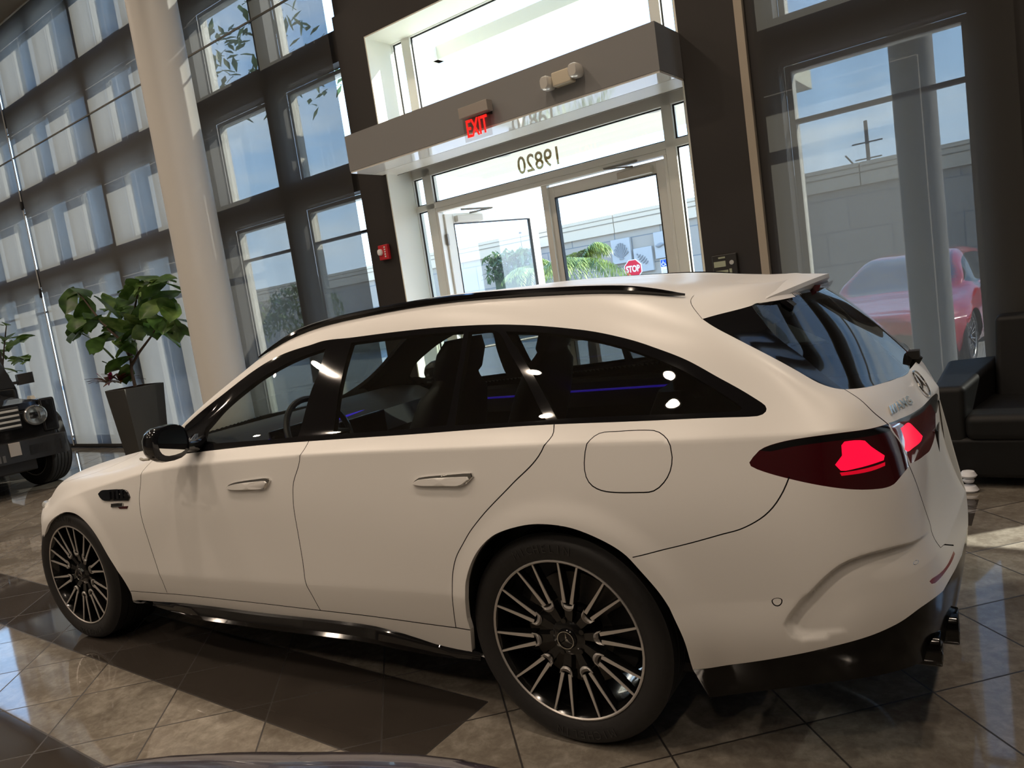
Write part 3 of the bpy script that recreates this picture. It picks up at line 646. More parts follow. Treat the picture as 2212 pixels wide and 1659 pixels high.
def rear_glass():
    gb2=np.array(UVT['glass_bottom']); B=body(gb2[:,0],gb2[:,1]); B=np.vstack([B,[1.022,.94,1.057]])
    dp=np.array(UVT['dpanel'][1:7]); Lf=body(dp[:,0],dp[:,1])[::-1]
    def res(P,n):
        P=np.array(P); d=np.concatenate([[0],np.cumsum(np.linalg.norm(np.diff(P,axis=0),axis=1))]); d/=d[-1]; W=_natspline_matrix(d,np.linspace(0,1,n)); return W@P
    n,m=30,24; B=res(B,n); Lf=res(Lf,m); T0=Lf[-1]; Tc=np.array([.70,.94,1.392]); C0=B[-1]
    tt=np.linspace(0,1,n)[:,None]; T=T0+(Tc-T0)*np.concatenate([tt,tt,tt],1)+np.concatenate([.035*np.sin(np.pi*tt)*1.,0*tt,.012*np.sin(np.pi*tt)],1)
    ss=np.linspace(0,1,m)[:,None]; R=C0+(Tc-C0)*ss+np.array([.012,0,.012])*np.sin(np.pi*ss)
    V=np.zeros((n,m,3))
    for i in range(n):
        for j in range(m):
            a,b=i/(n-1),j/(m-1)
            V[i,j]=(1-b)*B[i]+b*T[i]+(1-a)*Lf[j]+a*R[j]-((1-a)*(1-b)*B[0]+a*(1-b)*B[-1]+(1-a)*b*T[0]+a*b*T[-1])
    mb=MB(); k=n*m; Vm=V.copy(); Vm[:,:,1]=CARW-Vm[:,:,1]; full=np.concatenate([V,Vm[-2::-1]],0); nn=full.shape[0]
    mb.V=[tuple(x) for x in full.reshape(-1,3)]; mb.F=[(i*m+j,(i+1)*m+j,(i+1)*m+j+1,i*m+j+1) for i in range(nn-1) for j in range(m-1)]
    mb.build('rear_window',M_GREAR,car,True)
rear_glass()
sp('rear_pillar_panel','rear_pillar_panel',M_GBLK); sp('rear_pillar_panel','rear_pillar_panel',M_GBLK,mirror=True)
for mi in(False,True):
    sp('tail_lamp',['tail_lamp'],M_TAIL,mirror=mi); sp('tail_lamp_upper_band','lamp_black',M_GBLK,mirror=mi); sp('tail_lamp_reflection_strip','lamp_reflection',mat('tail_lamp_reflection',(.3,.0,.01),.3,emit=(1,.004,.03),es=.45),mirror=mi); sp('tail_lamp_light_element','lit_outer',M_LIT,mirror=mi)  # dim emissive strip paints in the lit element's reflection below it
    sp('hatch_lamp','hatch_lamp',M_HL,mirror=mi); sp('hatch_lamp_light_element','lit_inner',M_LIT,mirror=mi)
    sp('bumper_reflector','reflector',M_REFL,mirror=mi)
sp('lamp_bar','lamp_bar',M_BAR,both=True)
sp('rear_diffuser','rear_diffuser',mat('diffuser_black',(.004,.004,.004),.14,spec=.16),both=True)
# dark lining a little inside the painted cabin, pillars and roof
selc=(np.isin(LAB,['window_trim','roof','quarter_panel','rear_pillar_panel'])&(CEN[:,1]>1.04)&(CEN[:,0]>-2.2)&(CEN[:,0]<1.0))|(np.isin(LAB,['quarter_panel','rear_door','front_door','tailgate','tail_lamp','lit_outer','lamp_black','lamp_reflection','hatch_lamp','lit_inner','lamp_bar'])&(CEN[:,1]>.5)&(CEN[:,1]<1.04))
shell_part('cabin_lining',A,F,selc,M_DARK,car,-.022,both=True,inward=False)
def on(u,v,off=0.):
    p=body([u],[v])[0]; n=body_n([u],[v])[0]*NS; return Vector(p+n*off),Vector(n)
def tangent(u,v):
    p=body([u+.004,u-.004,u,u],[v,v,v+.004,v-.004]); return Vector(p[0]-p[1]).normalized(),Vector(p[2]-p[3]).normalized()
def raised(name,key,h,m,inset=0.,base=0.,rim=.35,poly=None,sub=True,smooth=True):
    """a plate with rounded edge standing on the body, outlined by a traced loop"""
    L=np.array(poly if poly is not None else (UVS[key] if sub else UVT[key])); c=L.mean(0)
    def ring(k,off):
        d=L-c; r=np.hypot(d[:,0],d[:,1])[:,None]; Q=c+d*np.clip(1-k/np.maximum(r,1e-6),.05,1); P=body(Q[:,0],Q[:,1]); N=body_n(Q[:,0],Q[:,1])*NS; return P+N*off
    R=[ring(inset,base),ring(inset,base+h*.6),ring(inset+h*rim*.4,base+h*.88),ring(inset+h*rim,base+h)]
    mb=MB(); loft(mb,[list(map(Vector,r)) for r in R],True,False); n=len(L); k=len(mb.V); top=R[-1].mean(0); mb.V.append(tuple(top)); mb.F+=[(k-n+i,k-n+(i+1)%n,k) for i in range(n)]
    return mb.build(name,m,car,auto=40)
# door handles
for key in('handle_front','handle_rear'):
    base=raised('door_handle',key,.010,M_CHR); 
    L=UVS[key]; c=L.mean(0); q=c+(L-c)*np.array([.93,.72])+np.array([-.006,-.004]); g=raised('handle_grip',None,.008,M_WHITE,base=.008,poly=q); setpar(g,base)
# fender vent and badges
v=raised('fender_vent','vent',.007,M_GBLK)
L=UVS['vent']; lo=L.min(0); hi=L.max(0)
mb=MB()
for i in range(4):
    uu=lo[0]+(hi[0]-lo[0])*(.40+.13*i); P=[]
    for o_ in(.006,.012):
        for du,dv in((-.006,.2),(.016,.2),(.004,.75),(-.012,.75)): P.append(tuple(on(uu+du,lo[1]+(hi[1]-lo[1])*dv,o_)[0]))
    mb.hexa(P)
o=mb.build('vent_fin',M_GBLK,None); setpar(o,v)
raised('fender_badge','badge_box',.003,M_GAP,sub=False); raised('fender_badge','badge_bar',.003,mat('badge_red',(.06,.008,.01),.3),sub=False)
mb=MB(); bb=np.array(UVT['badge_box']); u0,u1=bb[:,0].min(),bb[:,0].max(); v0,v1=bb[:,1].min(),bb[:,1].max()
for (a,b,c,d) in((u0,u1,v1-.003,v1),(u0,u1,v0,v0+.003),(u0,u0+.004,v0,v1),(u1-.004,u1,v0,v1)): mb.hexa([tuple(on(x,y,o_)[0]) for o_ in(.003,.006) for x,y in((a,c),(b,c),(b,d),(a,d))])
for i in range(6):
    a=u0+(u1-u0)*(.22+.12*i); mb.hexa([tuple(on(x,y,o_)[0]) for o_ in(.003,.006) for x,y in((a,v0+.012),(a+.007,v0+.012),(a+.007,v1-.012),(a,v1-.012))])
mb.build('fender_badge',M_CHR,car)
# roof rail
for mi in(0,1):
    pts=[];rad=[]
    for i in range(60):
        t=i/59; u=-1.60+t*(.475+1.60); p,n=on(u,1.53,.0); f=min(1,8*t,8*(1-t)); q=p+Vector((0,.0,.010)); 
        if mi: q.y=CARW-q.y
        pts.append(q); rad.append(.0145*max(.25,f**.5))
    MB().tube(pts,rad,8).build('roof_rail',M_GBLK,car,auto=40)
# spoiler
def spoiler_sec(y):
    t=min(1,max(0,(y-.44)/.50)); s=1-(1-t)**2
    xs=.40-.06*t; zs=float(np.interp(y,[.42,.65,.94],[1.405,1.438,1.4465])); xe=.605+.150*s; ze=1.352+.050*s
    dz=.035*(1-min(1,max(0,(y-.415)/.07))); zs-=dz; ze-=dz
    return [(xs,zs),((xs*2+xe)/3,zs*.66+ze*.34+.004),((xs+xe*2)/3,zs*.35+ze*.65+.004),(xe,ze),(xe+.001,ze-.014),(xe-.018,ze-.036),(xe-.10,ze-.042),(xs+.14,zs-.07)]
mb=MB(); ys=[.415,.44,.47,.51,.56,.62,.69,.77,.85,.94]; ys+= [CARW-y for y in ys[-2::-1]]
loft(mb,[[Vector((x,y,z)) for x,z in spoiler_sec(y if y<=.94 else CARW-y)] for y in ys])
spl=mb.build('roof_spoiler',M_WHITE,car,auto=28)
mb=MB(); loft(mb,[[Vector((x,y,z)) for x,z in ((.70,1.377),(.755,1.372),(.745,1.352),(.68,1.345))] for y in(.80,.87,.94,1.01,1.08)]); o=mb.build('high_brake_light',mat('brake_light_dark_red',(.10,.01,.015),.1,coat=1.),None,auto=30); setpar(o,spl)
mb=MB(); loft(mb,[[Vector((x,y,z-.02*abs(y-.94)/.4)) for x,z in ((.56,1.37),(.69,1.365),(.71,1.345),(.70,1.315),(.64,1.295))] for y in(.54,.6,.7,.8,.94,1.08,1.18,1.28,1.34)]); o=mb.build('spoiler_underside',M_GBLK,None,auto=30); setpar(o,spl)
# wiper
P0=Vector((1.005,.94,1.075)); mb=MB(); mb.tube([Vector((1.00,.94,1.055)),Vector((1.018,.94,1.085))],.020,12); mb.box(.992,1.026,.915,.965,1.075,1.103); mb.build('rear_wiper',M_GAP,car,auto=40)
# tailgate emblem, lettering, plate recess
p,n=on(1.60,1.012,.004); tu,tv=tangent(1.60,1.012)
mb=MB(); fn=lambda x,y,z:tuple(p+tu*x+tv*z-n*y); star_mesh(mb,(0,0,0),.042,0,fn=fn); mb.build('star_emblem',M_CHR,car)
a0,a1,b0,b1=UVT['amg']; 
p0,n0=on(a0[0],a0[1]+.004,.003); p1,_=on(a1[0],a1[1]+.004,.003); xa=(p1-p0); LL=xa.length; tu,tv=tangent((a0[0]+a1[0])/2,a0[1])
mb=MB()
for i in range(3):
    a=.03+.085*i
    mb.hexa([tuple(p0+xa*(a+d)+tv*h+n0*o_) for o_ in(0,.004) for d,h in((0,-.012),(.05,-.012),(.085,.013),(.035,.013))])
mb.build('badge_slashes',M_CHR,car)
me=text_mesh('AMG',.036,.002,.0006,'LEFT'); place_mesh(me,'badge_lettering',p0+xa*.30+n0*.002,xa,tv,M_CHR,car,sx=LL*.7/.095)
pp,pn=on(1.72,.80,.0)
MB().box(1.035,1.070,.74,1.14,.755,.865).build('plate_recess',M_GBLK,car,bevel=.006)
# exhaust tips
for yy,xe in((.30,1.055),(.44,1.095)):
    for mi in(0,1):
        y=CARW-yy if mi else yy; mb=MB(); R=[sring((x,y,.345),(0,1,0),(0,0,1),.058*k,.046*k,16,3.2) for x,k in((.90,1.),(xe-.004,1.),(xe,.97),(xe-.003,.86),(.93,.84))]
        loft(mb,R,True,False); mb.build('exhaust_tip',mat('black_chrome',(.04,.04,.04),.12,1.),car,auto=40)
# lower skirt, splitter of the sill
for mi in(0,1):
    us=np.linspace(-2.33,-.36,30); rings=[]
    sbv=UVS['sill_bottom']
    for i,u in enumerate(us):
        t=i/29; v=float(np.interp(u,sbv[:,0],sbv[:,1])); p,n=on(u,v,0); f=min(1,t*6,(1-t)*5)
        q=[Vector((p.x,p.y+.004,p.z+.006)),Vector((p.x,p.y-.012*f,p.z-.004)),Vector((p.x,p.y-.018*f,p.z-.012-.030*f)),Vector((p.x,p.y-.004,p.z-.02-.05*f)),Vector((p.x,p.y+.06,p.z-.02-.05*f)),Vector((p.x,p.y+.08,p.z))]
        if mi: q=[Vector((a.x,CARW-a.y,a.z)) for a in q]
        rings.append(q)
    mb=MB(); loft(mb,rings); mb.build('side_skirt',M_GBLK,car,auto=35)
# wheel arch lips and liners
for key,cx in(('arch_front',-2.93),('arch_rear',.05)):
    pl=UVS[key]; P=body(pl[:,0],np.maximum(pl[:,1],.24))
    for mi in(0,1):
        Q=[Vector((a,CARW-b if mi else b,c)) for a,b,c in P]; s=-1 if mi else 1
        mb=MB(); loft(mb,[Q,[q+Vector((0,.022*s,.0))+(Vector((cx,q.y,.36))-q)*-.0 for q in Q]],False,False); mb.build('arch_lip',M_WHITE,car)
        mb=MB(); loft(mb,[[q+Vector((0,.018*s,0))+(q-Vector((cx,q.y,.36)))*k for q in Q] for k in(0,.05)]+[[q+Vector((0,.40*s,0))+(q-Vector((cx,q.y,.36)))*.05 for q in Q]],False,False)
        c=Vector((cx,(CARW-.42 if mi else .42),.30)); QQ=[q+Vector((0,.40*s,0))+(q-Vector((cx,q.y,.36)))*.05 for q in Q]; k=len(mb.V); mb.V+=[tuple(q) for q in QQ]+[tuple(c)]; mb.F+=[(k+i,k+i+1,k+len(QQ)) for i in range(len(QQ)-1)]
        mb.build('wheel_arch_liner',M_DARK,car)
MB().box(-3.45,.42,.16,CARW-.16,.24,.27).build('underbody',M_DARK,car)
# mirrors
def mirror(side):
    s=1 if side==0 else -1; Y=(lambda y:y) if side==0 else (lambda y:CARW-y); mb=MB(); rings=[]
    c=Vector((-1.80,-.062,1.083))
    for k,(dx,sy,sz,dy,dz) in enumerate(((.052,.080,.070,0,0),(.050,.087,.077,0,0),(.02,.092,.080,0,0),(-.03,.086,.074,.004,0),(-.07,.068,.056,.010,-.002),(-.095,.036,.028,.016,-.004))):
        rings.append([Vector((p.x,Y(p.y),p.z)) for p in sring(c+Vector((dx,dy,dz)),(0,1,0),(0,0,1),sy,sz,20,2.6)])
    loft(mb,rings); h=mb.build('wing_mirror',M_GBLK,car,auto=50)
    g=MB(); g.add([(p.x,Y(p.y),p.z) for p in sring(c+Vector((.0535,.008,.004)),(0,1,0),(0,0,1),.068,.058,20,2.8)],[tuple(range(20))]); o=g.build('mirror_glass',mat('mirror_silver',(.85,.87,.86),.01,1.),None); setpar(o,h)
    a=MB(); loft(a,[[Vector((p.x,Y(p.y),p.z)) for p in sring(q,(1,0,0),(0,0,1),hx,hz,12,2.5)] for q,hx,hz in((Vector((-1.80,.02,1.045)),.05,.022),(Vector((-1.83,.09,1.035)),.06,.028),(Vector((-1.85,.14,1.05)),.06,.03))]); o=a.build('mirror_arm',M_GBLK,None,auto=40); setpar(o,h)
    a=MB(); a.tube([Vector((-1.86,Y(-.142),1.035)),Vector((-1.83,Y(-.150),1.032)),Vector((-1.79,Y(-.148),1.034))],.006,8); o=a.build('mirror_indicator',mat('indicator_lens',(.7,.68,.6),.1,.3),None,auto=40); setpar(o,h)
mirror(0); mirror(1)
# wheels
wr=make_wheel(car,(0,.036,.36),math.radians(80.1)); wf=make_wheel(car,(-2.961,.040,.36),math.radians(87.2),width=.265)
far_wheel(wr,car,CARW-.036); far_wheel(wf,car,CARW-.04)
# front lamp
mb=MB(); loft(mb,[sring(on(u,v,o_)[0],(.6,-.8,0),(0,0,1),a,b,12,2.4) for u,v,o_,a,b in((-3.49,.93,-.02,.05,.028),(-3.49,.93,.006,.04,.02))]); mb.build('headlamp',mat('lamp_clear',(.8,.82,.82),.05,.6),car,auto=40)
# ---- cabin ----
def seat(x,y,w=.25,front=True):
    mb=MB(); loft(mb,[sring((x-.10,y,.58),(0,1,0),(1,0,0),w,.26,20,4),sring((x-.10,y,.70),(0,1,0),(1,0,0),w*1.02,.28,20,4),sring((x-.10,y,.73),(0,1,0),(1,0,0),w*.9,.24,20,4)])
    s=mb.build('seat',M_INT,car,auto=50)
    mb=MB(); loft(mb,[sring((x+.12+dz*.40,y,.68+dz),(0,1,0),(1,0,0),w*k,.075*k2,20,3.2) for dz,k,k2 in((0,1.,1),(.15,1.03,1.1),(.32,.98,1),(.45,.85,.8),(.50,.62,.5),(.52,.55,.45),(.54,.60,.6),(.62,.58,.62),(.67,.46,.4))])
    b=mb.build('seat_backrest',M_INT,None,auto=50); setpar(b,s)
seat(-.95,.52); seat(-.95,1.36)
mb=MB(); loft(mb,[sring((x,.94,z),(0,1,0),(1,0,0),w,d,28,5) for x,z,w,d in((-.05,.55,.62,.26),(-.05,.68,.63,.27),(-.05,.71,.60,.24))]); mb.build('rear_bench',M_INT,car,auto=45)
mb=MB(); loft(mb,[sring((.18+dz*.35,.94,.68+dz),(0,1,0),(1,0,0),.62*k,.07,28,5) for dz,k in((0,1),(.2,1),(.36,.96),(.42,.9))]); mb.build('rear_seat_backrest',M_INT,car,auto=45)
for y in(.52,.94,1.36):
    mb=MB(); loft(mb,[sring((.36,y,z),(0,1,0),(1,0,0),w,.045,16,3) for z,w in((1.06,.05),(1.10,.12),(1.18,.125),(1.22,.10))]); mb.build('rear_headrest',M_INT,car,auto=50)
mb=MB(); mb.box(.42,.95,.30,CARW-.30,.90,.93); mb.build('cargo_cover',M_DARK,car)
mb=MB(); loft(mb,[[Vector((x,y,z)) for x,z in((-2.25,.9),(-2.2,1.0),(-2.0,1.045),(-1.80,1.03),(-1.66,.97),(-1.62,.86),(-1.68,.7),(-2.25,.6))] for y in(.18,.4,.94,1.48,1.70)]); dash=mb.build('dashboard',M_INT,car,auto=40)
mb=MB(); mb.tube([Vector((-1.70+.05*math.cos(t*3.14),y,.985)) for t,y in((0,.24),(.2,.5),(.5,.94),(.8,1.38),(1,1.64))],.008,6); o=mb.build('ambient_light_strip',M_AMB,None); setpar(o,dash)
mb=MB(); mb.box(-1.645,-1.63,.36,.68,.90,1.03); o=mb.build('instrument_display',M_SCREEN,None,bevel=.006); setpar(o,dash)
mb=MB(); mb.box(-1.635,-1.615,.80,1.15,.80,.98); o=mb.build('centre_display',M_SCREEN,None,bevel=.008); setpar(o,dash)
mb=MB(); mb.box(-1.60,-1.55,.2,.36,.80,.98); 
W0=Vector((-1.47,.52,.98)); ax=Vector((1,0,.42)).normalized(); wa=Vector((0,1,0)); wb=ax.cross(wa)
sw=MB(); sw.tube([W0+(wa*math.cos(t)+wb*math.sin(t))*.185 for t in np.linspace(0,2*math.pi,37)],.015,8,False); 
for t in(-.15,math.pi+.15,-math.pi/2): sw.tube([W0,W0+(wa*math.cos(t)+wb*math.sin(t))*.18],[.03,.012],8)
loft(sw,[sring(W0+ax*k,wa,wb,.07,.055,14,2.6) for k in(-.02,.025)]); sw.tube([W0,W0-ax*.22],.03,8); sw.build('steering_wheel',M_INT,car,auto=40)
for yy,s in((.17,1),(CARW-.17,-1)):
    mb=MB()
    for x0,x1 in((-2.0,-1.02),(-.98,.02)): loft(mb,[[Vector((x,yy+s*d,z)) for d,z in((0,.4),(.03,.7),(.05,.84),(.02,.97),(-.03,.985))] for x in(x0,x1)],False,False)
    o=mb.build('door_card',M_INT,car)
    st=MB(); st.tube([Vector((x,yy+s*.055,.925)) for x in(-1.95,-1.5,-1.05)],.006,6); st.tube([Vector((x,yy+s*.055,.93)) for x in(-.95,-.5,0)],.006,6); q=st.build('ambient_light_strip',M_AMB,None); setpar(q,o)
# ================= showroom shell =================
def tile_floor():
    m=bpy.data.materials.new('polished_tile'); m.use_nodes=True; nt=m.node_tree; b=nt.nodes['Principled BSDF']; L=nt.links.new
    def M(op,a,c=None,d=None):
        n=nt.nodes.new('ShaderNodeMath'); n.operation=op
        for i,x in enumerate((a,c,d)):
            if x is None: continue
            if isinstance(x,(int,float)): n.inputs[i].default_value=x
            else: L(x,n.inputs[i])
        return n.outputs[0]
    tc=nt.nodes.new('ShaderNodeTexCoord'); sp=nt.nodes.new('ShaderNodeSeparateXYZ'); L(tc.outputs['Object'],sp.inputs[0])
    X,Y=sp.outputs[0],sp.outputs[1]
    s=M('SUBTRACT',M('MULTIPLY',X,math.cos(TH)),M('MULTIPLY',Y,math.sin(TH))); n=M('ADD',M('MULTIPLY',X,math.sin(TH)),M('MULTIPLY',Y,math.cos(TH)))
    P=.6455
    a=M('DIVIDE',M('ADD',M('ADD',s,n),3.485),P); c=M('DIVIDE',M('ADD',M('SUBTRACT',s,n),3.024),P)
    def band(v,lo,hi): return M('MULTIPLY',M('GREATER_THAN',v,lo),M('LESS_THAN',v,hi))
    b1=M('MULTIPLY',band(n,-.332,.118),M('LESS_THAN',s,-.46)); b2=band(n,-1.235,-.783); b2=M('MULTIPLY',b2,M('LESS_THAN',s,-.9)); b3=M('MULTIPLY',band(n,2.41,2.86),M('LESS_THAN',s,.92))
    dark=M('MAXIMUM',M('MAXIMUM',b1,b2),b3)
    def line(v,w): # distance to nearest integer
        f=M('FRACT',v); return M('LESS_THAN',M('MINIMUM',f,M('SUBTRACT',1.0,f)),w)
    g=M('MAXIMUM',line(a,.0076),line(c,.0076))
    def edge(v,x,w=.0035): return M('LESS_THAN',M('ABSOLUTE',M('SUBTRACT',v,x)),w)
    for e in (M('MULTIPLY',M('MAXIMUM',edge(n,-.332),edge(n,.118)),M('LESS_THAN',s,-.46)),M('MULTIPLY',M('MAXIMUM',edge(n,-.783),edge(n,-1.235)),M('LESS_THAN',s,-.9)),M('MULTIPLY',edge(s,-.46),band(n,-.332,.118))): g=M('MAXIMUM',g,e)
    cb=nt.nodes.new('ShaderNodeCombineXYZ'); L(M('FLOOR',a),cb.inputs[0]); L(M('FLOOR',c),cb.inputs[1]); L(dark,cb.inputs[2])
    wn=nt.nodes.new('ShaderNodeTexWhiteNoise'); wn.noise_dimensions='3D'; L(cb.outputs[0],wn.inputs['Vector'])
    ad=nt.nodes.new('ShaderNodeVectorMath'); ad.operation='MULTIPLY_ADD'; L(wn.outputs['Color'],ad.inputs[0]); ad.inputs[1].default_value=(7,7,7); L(tc.outputs['Object'],ad.inputs[2])
    def noise(sc,det,rg,dist=0.):
        q=nt.nodes.new('ShaderNodeTexNoise'); q.inputs['Scale'].default_value=sc; q.inputs['Detail'].default_value=det; q.inputs['Roughness'].default_value=rg; q.inputs['Distortion'].default_value=dist; L(ad.outputs[0],q.inputs['Vector']); return q.outputs[0]
    n1=noise(4.2,10,.68,.7); n2=noise(22,8,.68,.4); n3=noise(55,3,.5)
    cr=nt.nodes.new('ShaderNodeValToRGB'); L(M('ADD',M('MULTIPLY',n1,.55),M('MULTIPLY',n2,.45)),cr.inputs[0])
    el=cr.color_ramp.elements; el[0].position=.36; el[0].color=(.155,.132,.106,1); el[1].position=.68; el[1].color=(.36,.33,.28,1); x=el.new(.48); x.color=(.205,.18,.148,1); x=el.new(.54); x.color=(.25,.224,.186,1)
    dr=nt.nodes.new('ShaderNodeValToRGB'); L(n1,dr.inputs[0]); dr.color_ramp.elements[0].color=(.036,.030,.025,1); dr.color_ramp.elements[1].color=(.066,.056,.048,1)
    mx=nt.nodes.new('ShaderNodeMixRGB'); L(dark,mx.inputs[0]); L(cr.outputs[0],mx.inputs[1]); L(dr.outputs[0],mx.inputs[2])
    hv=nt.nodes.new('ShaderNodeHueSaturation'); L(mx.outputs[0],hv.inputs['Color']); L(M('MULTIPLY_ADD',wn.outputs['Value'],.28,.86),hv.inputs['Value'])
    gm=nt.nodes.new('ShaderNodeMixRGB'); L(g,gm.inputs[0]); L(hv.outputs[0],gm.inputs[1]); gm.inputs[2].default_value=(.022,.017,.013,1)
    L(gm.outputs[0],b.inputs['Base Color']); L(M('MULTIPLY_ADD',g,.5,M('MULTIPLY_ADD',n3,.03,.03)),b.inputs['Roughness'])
    b.inputs['Specular IOR Level'].default_value=.95
    bp=nt.nodes.new('ShaderNodeBump'); bp.inputs['Strength'].default_value=.25; bp.inputs['Distance'].default_value=.002; bp.invert=True; L(g,bp.inputs['Height']); L(bp.outputs[0],b.inputs['Normal'])
    return m
def st_(o): o['kind']='structure'; return o
M_FRAME=mat('dark_bronze_frame',(.030,.026,.023),.5)
M_PORT=mat('dark_portal_panel',(.022,.018,.015),.55,noise=(3,.15))
M_CREAM=mat('cream_reveal',(.88,.87,.76),.55)
M_DOORF=mat('door_frame_painted_aluminium',(.86,.85,.78),.4)
M_WALL=mat('warm_grey_wall',(.11,.10,.085),.8)
M_CEIL=mat('ceiling_paint',(.26,.22,.17),.8)
M_PANE=glass_mat('window_pane',(.93,.95,.94),.8)
M_JAMB=mat('light_aluminium_jamb',(.72,.70,.62),.45)
SL,SR,NB=-24.0,7.0,-9.0
st_(MB().add([sn(SL,NB),sn(SR,NB),sn(SR,WD+.3),sn(SL,WD+.3)],[(0,1,2,3)]).build('floor',tile_floor()))
st_(MB().add([sn(SL,NB,CEIL),sn(SR,NB,CEIL),sn(SR,WD+.3,CEIL),sn(SL,WD+.3,CEIL)],[(3,2,1,0)]).build('ceiling',M_CEIL))
st_(MB().add([sn(SL,NB),sn(SR,NB),sn(SR,NB,CEIL),sn(SL,NB,CEIL)],[(0,1,2,3)]).build('wall_back',M_WALL))
st_(MB().add([sn(SR,NB),sn(SR,WD),sn(SR,WD,CEIL),sn(SR,NB,CEIL)],[(0,1,2,3)]).build('wall_right',M_WALL))
st_(MB().add([sn(SL,NB),sn(SL,WD),sn(SL,WD,CEIL),sn(SL,NB,CEIL)],[(3,2,1,0)]).build('wall_left',M_WALL))
# facade: dark frame cut by panes
PANES_L=[(-5.90,-4.73),(-7.38,-6.13),(-8.72,-7.51),(-9.96,-8.86),(-11.42,-10.30),(-12.72,-11.56),(-14.18,-12.9),(-15.6,-14.32),(-16.95,-15.8),(-18.3,-17.2)]
PANES_R=[(-.24,.95),(1.45,2.65),(2.95,4.1),(4.4,5.5)]
ROWS=[(.13,2.90),(3.22,4.28),(4.60,5.66),(5.98,6.98)]
def facade(name,s0,s1,panes):
    mb=MB(); pan=sorted(panes); zs=[0]+[z for r in ROWS for z in r]+[CEIL]
    for i in range(0,len(zs),2): mb.wbox(s0,s1,zs[i],zs[i+1],0,.16)
    ed=[s0]+[x for p in pan for x in p]+[s1]
    for i in range(0,len(ed),2):
        for r in ROWS: mb.wbox(ed[i],ed[i+1],r[0],r[1],0,.16)
    return st_(mb.build(name,M_FRAME))
facade('wall_far_left',-18.5,-4.73,PANES_L); facade('wall_far_right',-.44,SR,PANES_R)
mb=MB(); mb.wbox(SL,-18.5,6.98,CEIL,0,.16); mb.wbox(SL,-18.5,0,.13,0,.16); mb.wbox(SL,-23.6,.13,6.98,0,.16); st_(mb.build('wall_far_corner',M_FRAME))
wn=1; st_(MB().wbox(-23.6,-18.5,.13,6.98,.205,.213).build('window_1',M_PANE))
for p in PANES_L+PANES_R:
    for ri,r in enumerate(ROWS):
        if r[0]>5 and p[0]>-4.7: continue
        wn+=1; w=MB().wbox(p[0],p[1],r[0],r[1],.205,.213).build('window_%d'%wn,M_PANE); st_(w)
        mb=MB(); e=.045
        for a,b,c,d in((p[0],p[0]+e,r[0],r[1]),(p[1]-e,p[1],r[0],r[1]),(p[0]+e,p[1]-e,r[0],r[0]+e),(p[0]+e,p[1]-e,r[1]-e,r[1])): mb.wbox(a,b,c,d,.165,.27)
        f=mb.build('window_frame',M_JAMB,w); 
        if ri==0:
            MB().wbox(p[0]+e,p[1]-e,2.475,2.505,.17,.24).build('transom_bar',M_FRAME,w)
# portal round the entrance
mb=MB(); mb.wbox(-4.73,-4.31,0,4.71,-.04,.16); mb.wbox(-.95,-.50,0,4.71,-.04,.16); mb.wbox(-4.31,-.95,4.38,4.71,-.04,.16); mb.wbox(-4.73,-.44,4.71,CEIL,0,.16)
st_(mb.build('trim_1',M_PORT)); 
mb=MB(); mb.wbox(-.50,-.44,0,CEIL,-.05,.10); st_(mb.build('trim_2',mat('tan_downpipe',(.42,.36,.28),.5)))
mb=MB(); mb.wbox(-4.31,-4.296,0,4.38,-.038,.34); mb.wbox(-.964,-.95,0,4.38,-.038,.34); mb.wbox(-4.296,-.964,4.366,4.38,-.038,.34); st_(mb.build('trim_3',M_CREAM))
# entrance frame at 0.35 outwards
def F_(mb,a,b,c,d,o0=.34,o1=.44): mb.wbox(a,b,c,d,o0,o1)
mb=MB()
for a,b in((-4.31,-4.29),(-4.15,-4.03),(-1.33,-1.235),(-1.12,-.95)): F_(mb,a,b,0,4.38)
for c,d in((4.36,4.38),(2.92,3.36),(2.565,2.63)): F_(mb,-4.31,-.95,c,d)
F_(mb,-4.03,-1.33,2.52,2.565); F_(mb,-4.03,-4.0,0,2.52); F_(mb,-1.36,-1.33,0,2.52)
for s0,s1 in((-4.29,-4.15),(-1.235,-1.12)):
    for z in(.0,): F_(mb,s0,s1,0,.10)
st_(mb.build('trim_4',M_DOORF,bevel=.006))
# dark gaskets round the fixed lights
mb=MB()
def gasket(a,b,c,d):
    e=.012
    for x in((a,a+e,c,d),(b-e,b,c,d),(a,b,c,c+e),(a,b,d-e,d)): mb.wbox(*x,.37,.38)
for a,b in((-4.29,-4.15),(-1.235,-1.12)):
    for c,d in((.10,2.565),(2.63,2.92),(3.36,4.36)): gasket(a,b,c,d)
gasket(-4.03,-1.33,2.63,2.92); gasket(-4.03,-1.33,3.36,4.36)
st_(mb.build('trim_5',mat('black_gasket',(.02,.02,.02),.6)))
for a,b,c,d in((-4.03,-1.33,3.36,4.36),(-4.03,-1.33,2.63,2.92),(-4.29,-4.15,.1,2.565),(-4.29,-4.15,2.63,2.92),(-4.29,-4.15,3.36,4.36),(-1.235,-1.12,.1,2.565),(-1.235,-1.12,2.63,2.92),(-1.235,-1.12,3.36,4.36)):
    wn+=1; w=st_(MB().wbox(a,b,c,d,.388,.396).build('window_%d'%wn,M_PANE))
    if (a,c)==(-4.03,2.63):
        me=text_mesh('19820',.215,.001,.002); place_mesh(me,'street_number',wp(-2.665,2.765,.40),-WE,(0,0,1),glass_mat('number_film',(.36,.30,.19),.3),w,sx=.98,sy=1.12)
